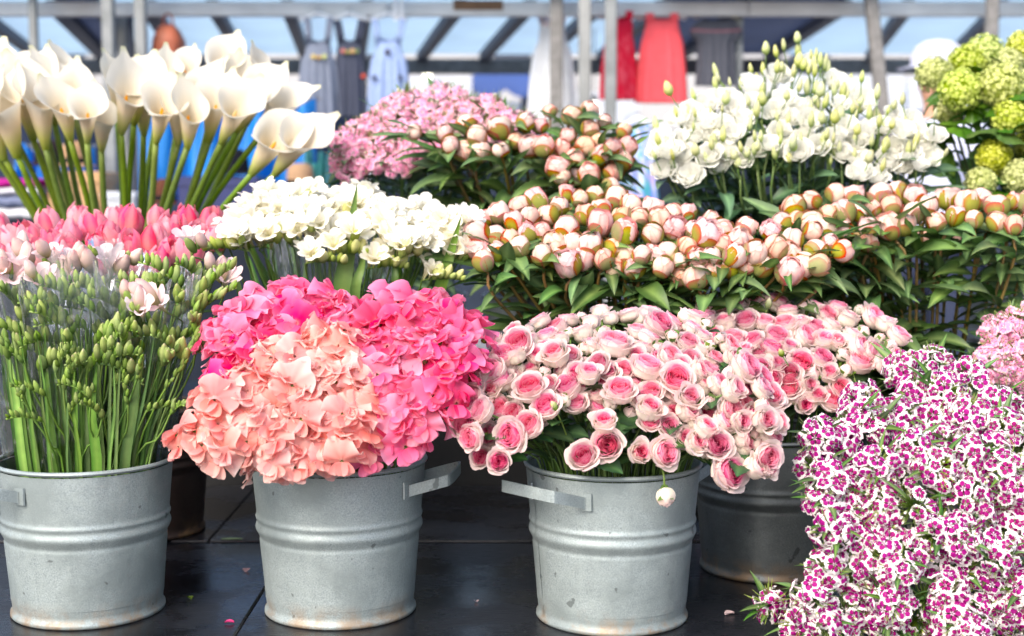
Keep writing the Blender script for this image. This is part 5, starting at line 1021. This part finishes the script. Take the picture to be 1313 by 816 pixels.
CL = [  # base of the flower cup, mouth of the cup, distance, facing (+ to the right), opening
    (5, 203, -22, 125, 3.32, -.5, 0), (22, 200, 4, 118, 3.30, -.3, 1), (42, 178, 24, 96, 3.36, .2, 2), (58, 190, 46, 112, 3.30, .5, 1), (70, 158, 62, 92, 3.42, .4, 0), (90, 180, 74, 118, 3.28, .7, 2), (112, 182, 112, 126, 3.24, -.1, 2),
    (130, 194, 130, 140, 3.32, .2, 3), (155, 170, 168, 100, 3.28, .5, 0), (184, 172, 182, 105, 3.38, .3, 1), (200, 182, 212, 118, 3.26, .3, 2), (240, 190, 244, 128, 3.26, .2, 1), (268, 180, 280, 112, 3.32, .1, 2), (284, 182, 312, 122, 3.26, -.4, 0), (304, 168, 332, 116, 3.34, -.4, 1),
    (332, 176, 372, 122, 3.36, -.8, 3), (324, 222, 366, 162, 3.24, -.3, 2), (354, 222, 396, 164, 3.22, -.4, 0), (278, 118, 290, 62, 3.48, .1, 2), (322, 122, 334, 78, 3.48, .5, 3), (234, 122, 238, 76, 3.48, -.2, 4), (206, 128, 214, 82, 3.46, .2, 0), (78, 122, 78, 78, 3.48, .6, 1), (4, 150, -6, 80, 3.46, .2, 0), (28, 140, 26, 82, 3.48, -.3, 4),
    (252, 150, 262, 92, 3.42, -.4, 0), (150, 150, 150, 92, 3.5, .4, 3), (-20, 180, -40, 110, 3.36, 0, 2), (300, 150, 312, 88, 3.44, .2, 4),
    (16, 170, 2, 100, 3.42, .3, 1), (52, 150, 46, 86, 3.44, -.5, 2), (96, 150, 94, 98, 3.40, .1, 0), (172, 158, 184, 92, 3.34, -.2, 2), (316, 158, 340, 98, 3.42, -.2, 2), (228, 186, 226, 130, 3.30, .4, 3)]
def calla_label(mx, my):
    if mx > 350 and my > 150: return 'white calla lily leaning far out over the white freesias'
    if mx > 320: return 'white calla lily leaning outward beside the hanging pinafores'
    if my < 85: return 'white calla lily standing tallest at the back of the bunch'
    return 'white calla lily above the pink tulips, ' + ('in front of the cardboard box' if 50 < mx < 140 else ('in front of the steel posts' if 140 <= mx < 195 else ('in front of the blue sheet' if mx >= 195 else 'over the folded clothes')))
for bx, by, mx, my, Y, face, v in CL:
    p0 = P(bx, by, Y); p1 = P(mx, my, Y - .03 - .02 * rng.random()); face = face * 1.5 + rng.uniform(-.5, .5); ax = (p1 - p0); s = max(.82, ax.length / .115); n = ax.normalized()
    front = Vector((math.sin(face), -math.cos(face), 0)); back = -front
    ctr = mouth(B9, 1.0); d_ = p0 - ctr; m_ = ctr + Vector((d_.x, d_.y, 0)).normalized() * min(.115, .4 * math.hypot(d_.x, d_.y)); b = B9 + (m_ - ctr) * .5 + Vector((0, 0, .03)); pts = smooth_path([b, m_, m_ * .45 + p0 * .55 + Vector((0, 0, .006)) + (p0 - m_).cross(Vector((0, 1, 0))) * rng.uniform(-.03, .03), p0], 12)
    t = thing('calla_lily', calla_label(mx, my), 'calla lily', b, 'calla lilies'); q = fq(n, back)
    sp_ = obj('spathe', CALLA[v], t, p0 - b - n * .004, q, (s * .86, s * .86, s * .98)); obj('spadix', SPADIX, sp_, (0, .004, 0))
    stem_part(t, b, pts, .0072, s2l(72, 104, 28), s2l(112, 136, 44), 8)

# ---- lisianthus
LW, LG = s2l(250, 250, 244), s2l(222, 228, 180)
def lisi_mesh(seed, N=16, R=.032, H=.030):
    global rng
    keep = rng; rng = np.random.default_rng(seed); mb = MB()
    for k in range(N):
        t = (k + .5) / N; rk = R * (.14 + .86 * t); h = H * (.75 + .25 * math.sin(PI * t) - .22 * max(0, t - .7) / .3); cu = .004 * t + .008 * max(0, t - .65)
        rev_petal(mb, [(.003, 0), (rk * .55, h * .15), (rk * .92, h * .5), (rk, h * .85), (rk + cu, h)], rng.uniform(.8, 1.05) if t > .4 else 1.3, k * 2.39996 + rng.uniform(-.3, .3), nu=5, nv=6, rnd=.16, ruf=.0026, kruf=5, col=lambda u, v: lerp(LG, LW, .35 + u * 1.6))
    me = mb.build('lisianthus_bloom', M_WHITE); rng = keep; return me
LISI = [lisi_mesh(900 + i, 14 + 2 * i) for i in range(4)]
LBUD = []
for i, (r_, L_) in enumerate(((.0072, .038), (.0086, .042), (.0055, .032), (.0115, .038))):
    mb = MB(); cc = [s2l(120, 146, 76), s2l(150, 172, 96), s2l(196, 208, 136), s2l(222, 226, 166), s2l(226, 228, 176), s2l(196, 206, 128)]
    mb.lathe([(.002, -.002), (r_ * .7, .003), (r_, L_ * .3), (r_ * .92, L_ * .55), (r_ * .5, L_ * .85), (.0006, L_)], 10, C=cc, mod=lambda r, z, a: (r * (1 + .09 * np.cos(5 * a + z * 120)), z)); LBUD.append(mb.build('lisianthus_bud', M_BUD))
def lisianthus(B, px, py, Y, bloom, nb, label, grp, leaves=3):
    Pc = P(px, py, Y); n = outward(B, Pc, .28, .14, .35, .1)
    b, pts = stem_into(B, Pc - n * .04, n, .1, rmax=.125, n_pts=10); t = thing('lisianthus', label, 'lisianthus', b, grp)
    stem_part(t, b, pts, .0022, s2l(82, 108, 66), s2l(128, 152, 92)); top = Vector(pts[-1])
    def twig(p): mb = MB(); m_ = (top + p) * .5 + Vector((0, 0, -.008)); mb.tube(np.array(smooth_path([top - n * .02, m_, p], 5)) - np.array(b), .0014, 5, [s2l(110, 138, 78)] * 5); obj('twig', mb.build('twig', M_STEM), t)
    if bloom:
        bn = (n + Vector((rng.uniform(-.5, .5), rng.uniform(-1.3, -.2), rng.uniform(-.2, .3)))).normalized(); p = top + n * .005; obj('bloom', LISI[rng.integers(4)], t, p - b, zq(bn), rng.uniform(.74, 1.0))
    for k in range(nb):
        o_ = Vector((rng.uniform(-.035, .035), rng.uniform(-.035, .03), 0)) + n * rng.uniform(.0, .055); p = top + o_; bn = (n * 1.0 + o_ * 7 + Vector((0, 0, .6))).normalized(); twig(p); obj('bud', LBUD[rng.integers(4)], t, p - b, zq(bn), rng.uniform(.62, .95))
    leaves_on(t, b, pts, LISI_LEAF, leaves + 3, .34, .72, Vector((0, -.6, 0)), (.8, 1.25), up=.7)
LP = [(826, 205), (845, 155), (880, 115), (930, 92), (985, 76), (1045, 58), (1080, 92), (1135, 118), (1190, 145), (1216, 172), (1190, 195), (1120, 212), (1040, 195), (960, 205), (880, 215)]
YL = dome_Y(LP, 3.10, 3.48); GL = 'white lisianthus behind the peony buds'
def lwhere(x, y): return ' beside the lime pompons' if x > 1125 else (' by the topmost peony buds' if x < 890 else (' standing tallest' if y < 105 else ' mid bunch'))
fx = [(906, 186), (883, 213), (943, 157), (988, 170), (854, 182), (1108, 210), (1180, 198), (1038, 140), (1080, 120), (1160, 155), (925, 145), (1130, 215), (1053, 172), (960, 95), (1035, 65), (1025, 180), (1205, 160)]
for x, y in fx: lisianthus(B12, x, y, YL(y) - .02, True, 1, 'white lisianthus stem with a full ruffled bloom' + lwhere(x, y), GL, 3)
for x, y in darts(LP, 17.5, 4000, fx):
    bl = rng.random() < .66 and y > 80; lisianthus(B12, x, y, YL(y), bl, 1 if bl else 3, ('white lisianthus stem with a ruffled bloom and a bud' if bl else 'lisianthus stem carrying only pale green pointed buds') + lwhere(x, y), GL, 3)

# ---- lime green snowball viburnum
def viburnum_head(seed, R=.045, N=330):
    r = np.random.default_rng(seed); mb = MB(); c0, c1 = s2l(176, 188, 92), s2l(218, 224, 142)
    for k in range(N):
        z = 1 - 1.8 * (k + .5) / N; a = k * 2.39996; s_ = math.sqrt(1 - z * z); d = np.array([s_ * math.cos(a), s_ * math.sin(a), z]) + r.normal(0, .06, 3); d /= np.linalg.norm(d)
        c = d * R * r.uniform(.93, 1.08); d = d + r.normal(0, .3, 3); d /= np.linalg.norm(d); x = np.cross(d, [.2, .5, .8]); x /= np.linalg.norm(x); y = np.cross(d, x); S = .0062; ph = r.uniform(0, 6)
        ring = [c + S * (.55 + .45 * (i % 2)) * (x * math.cos(ph + i * PI / 5) + y * math.sin(ph + i * PI / 5)) - d * .0014 * (i % 2) for i in range(10)]
        col = c0 + (c1 - c0) * r.uniform(.2, 1); V = [c + d * .0006] + ring
        k0 = mb.n; mb.poly(V, [[0, 1 + i, 1 + (i + 1) % 10] for i in range(10)], col)
    mb.lathe([(.001, -R * .8), (R * .86, -R * .3), (R * .93, .0), (R * .8, R * .5), (.001, R * .93)], 12, C=[s2l(150, 166, 60)] * 5)
    return mb.build('viburnum_florets', M_BUD)
VIB = [viburnum_head(950 + i) for i in range(4)]
def lobed_leaf(seed, S=.11):
    r = np.random.default_rng(seed); n = 41; t = np.linspace(-2.3, 2.3, n); lob = .55 + .45 * np.abs(np.cos(t * 1.36)) ** 1.3 + .05 * np.cos(t * 14); R = S * .55 * lob
    mb = MB(); u = np.array([0, .35, .7, 1])[:, None]; x = u * R * np.sin(t); y = u * R * np.cos(t) + S * .3; z = -.25 * S * u ** 2 + .06 * S * np.sin(t * 4 + r.uniform(0, 6)) * u + .05 * S * np.abs(np.sin(t * 1.36)) * u
    mb.grid(np.stack([x * np.ones_like(z), y, z], -1), lerp(s2l(112, 150, 58), s2l(70, 112, 40), np.ones_like(z) * (.2 + .8 * np.abs(np.sin(t * 1.36)) ** .5))); return mb.build('lobed_leaf', M_LEAF)
LOB = [lobed_leaf(970 + i) for i in range(3)]
for x, y, r_, Y in ((1198, 96, 23, 3.36), (1232, 116, 27, 3.26), (1284, 110, 28, 3.24), (1262, 70, 25, 3.42), (1290, 84, 22, 3.4), (1312, 62, 22, 3.44), (1240, 82, 24, 3.4), (1300, 150, 27, 3.22), (1274, 201, 22, 3.24), (1257, 235, 20, 3.2), (1308, 228, 23, 3.2), (1218, 140, 20, 3.34), (1330, 110, 26, 3.3), (1282, 215, 16, 3.28), (1325, 185, 24, 3.3)):
    Pc = P(x, y, Y); n = outward(B13, Pc, .2, .15, .2, .2); b, pts = stem_into(B13, Pc - n * .03, n, .08, n_pts=10)
    lab = 'lime green pompon head low over the peony buds' if y > 190 else ('small lime green pompon tucked under larger ones' if r_ < 21 else 'large lime green pompon head high in its bunch')
    t = thing('snowball_viburnum', lab, 'viburnum', b, 'lime green pompons'); obj('flower_head', VIB[rng.integers(4)], t, Pc - b, zq(n), r_ * Y / FPX / .045)
    stem_part(t, b, pts, .003, s2l(92, 96, 52), s2l(112, 132, 58)); leaves_on(t, b, pts, LOB, 4, .55, .95, Vector((-.3, -.7, 0)), (.7, 1.15), up=.3)

# ------------------------------------------------------------------ small things on the bench
t = thing('fallen_leaf', 'small flat green leaf lying on the wet bench', 'leaf', P(284, 692, 2.86) * 1.0); t.location.z = TABLE + .006
obj('blade', leaf_mesh(.045, .014, .05, .05, s2l(110, 140, 90), s2l(150, 176, 120), 5, base=.7), t, (0, 0, 0), Quaternion((0, 0, 1), -1.4))

def petal_bit(px, py, Y, col, label, k):
    p = P(px, py, Y); b_ = Vector((p.x, p.y, TABLE + (.004 if p.y > 2.853 else 0) + .0015)); t = thing('fallen_petal', label, 'petal', b_, 'petals fallen on the bench')
    u = np.linspace(0, 1, 5)[:, None] * np.ones(5); v = np.linspace(-1, 1, 5)[None, :] * np.ones((5, 1)); w = .007 * np.sin(np.clip(u * .9 + .1, 0, 1) * PI) ** .6
    mb = MB(); mb.grid(np.stack([w * v, .016 * u, .003 * (v ** 2) + .002 * np.sin(u * 3)], -1), np.array(col)); obj('blade', mb.build('fallen_petal', M_PETAL), t, (0, 0, 0), Quaternion((0, 0, 1), k * 1.7), rng.uniform(.6, 1.2))
def on_bench(px, py): d = P(px, py, 1.0) - Vector((0, 0, CAM_Z)); return (TABLE - CAM_Z) / d.z
for i, (x, y, c, l_) in enumerate(((315, 735, PPINK, 'pale pink petal fallen by the coral sweet pea bucket'), (300, 800, HOT, 'hot pink petal on the bench between two light buckets'), (610, 772, PALE, 'blush petal fallen between the two middle light buckets'), (930, 790, PALE, 'blush petal fallen beside the lone sweet william'), (245, 770, G_LITE, 'green scrap fallen by the freesia bucket'))):
    petal_bit(x, y, on_bench(x, y), c, l_, i)
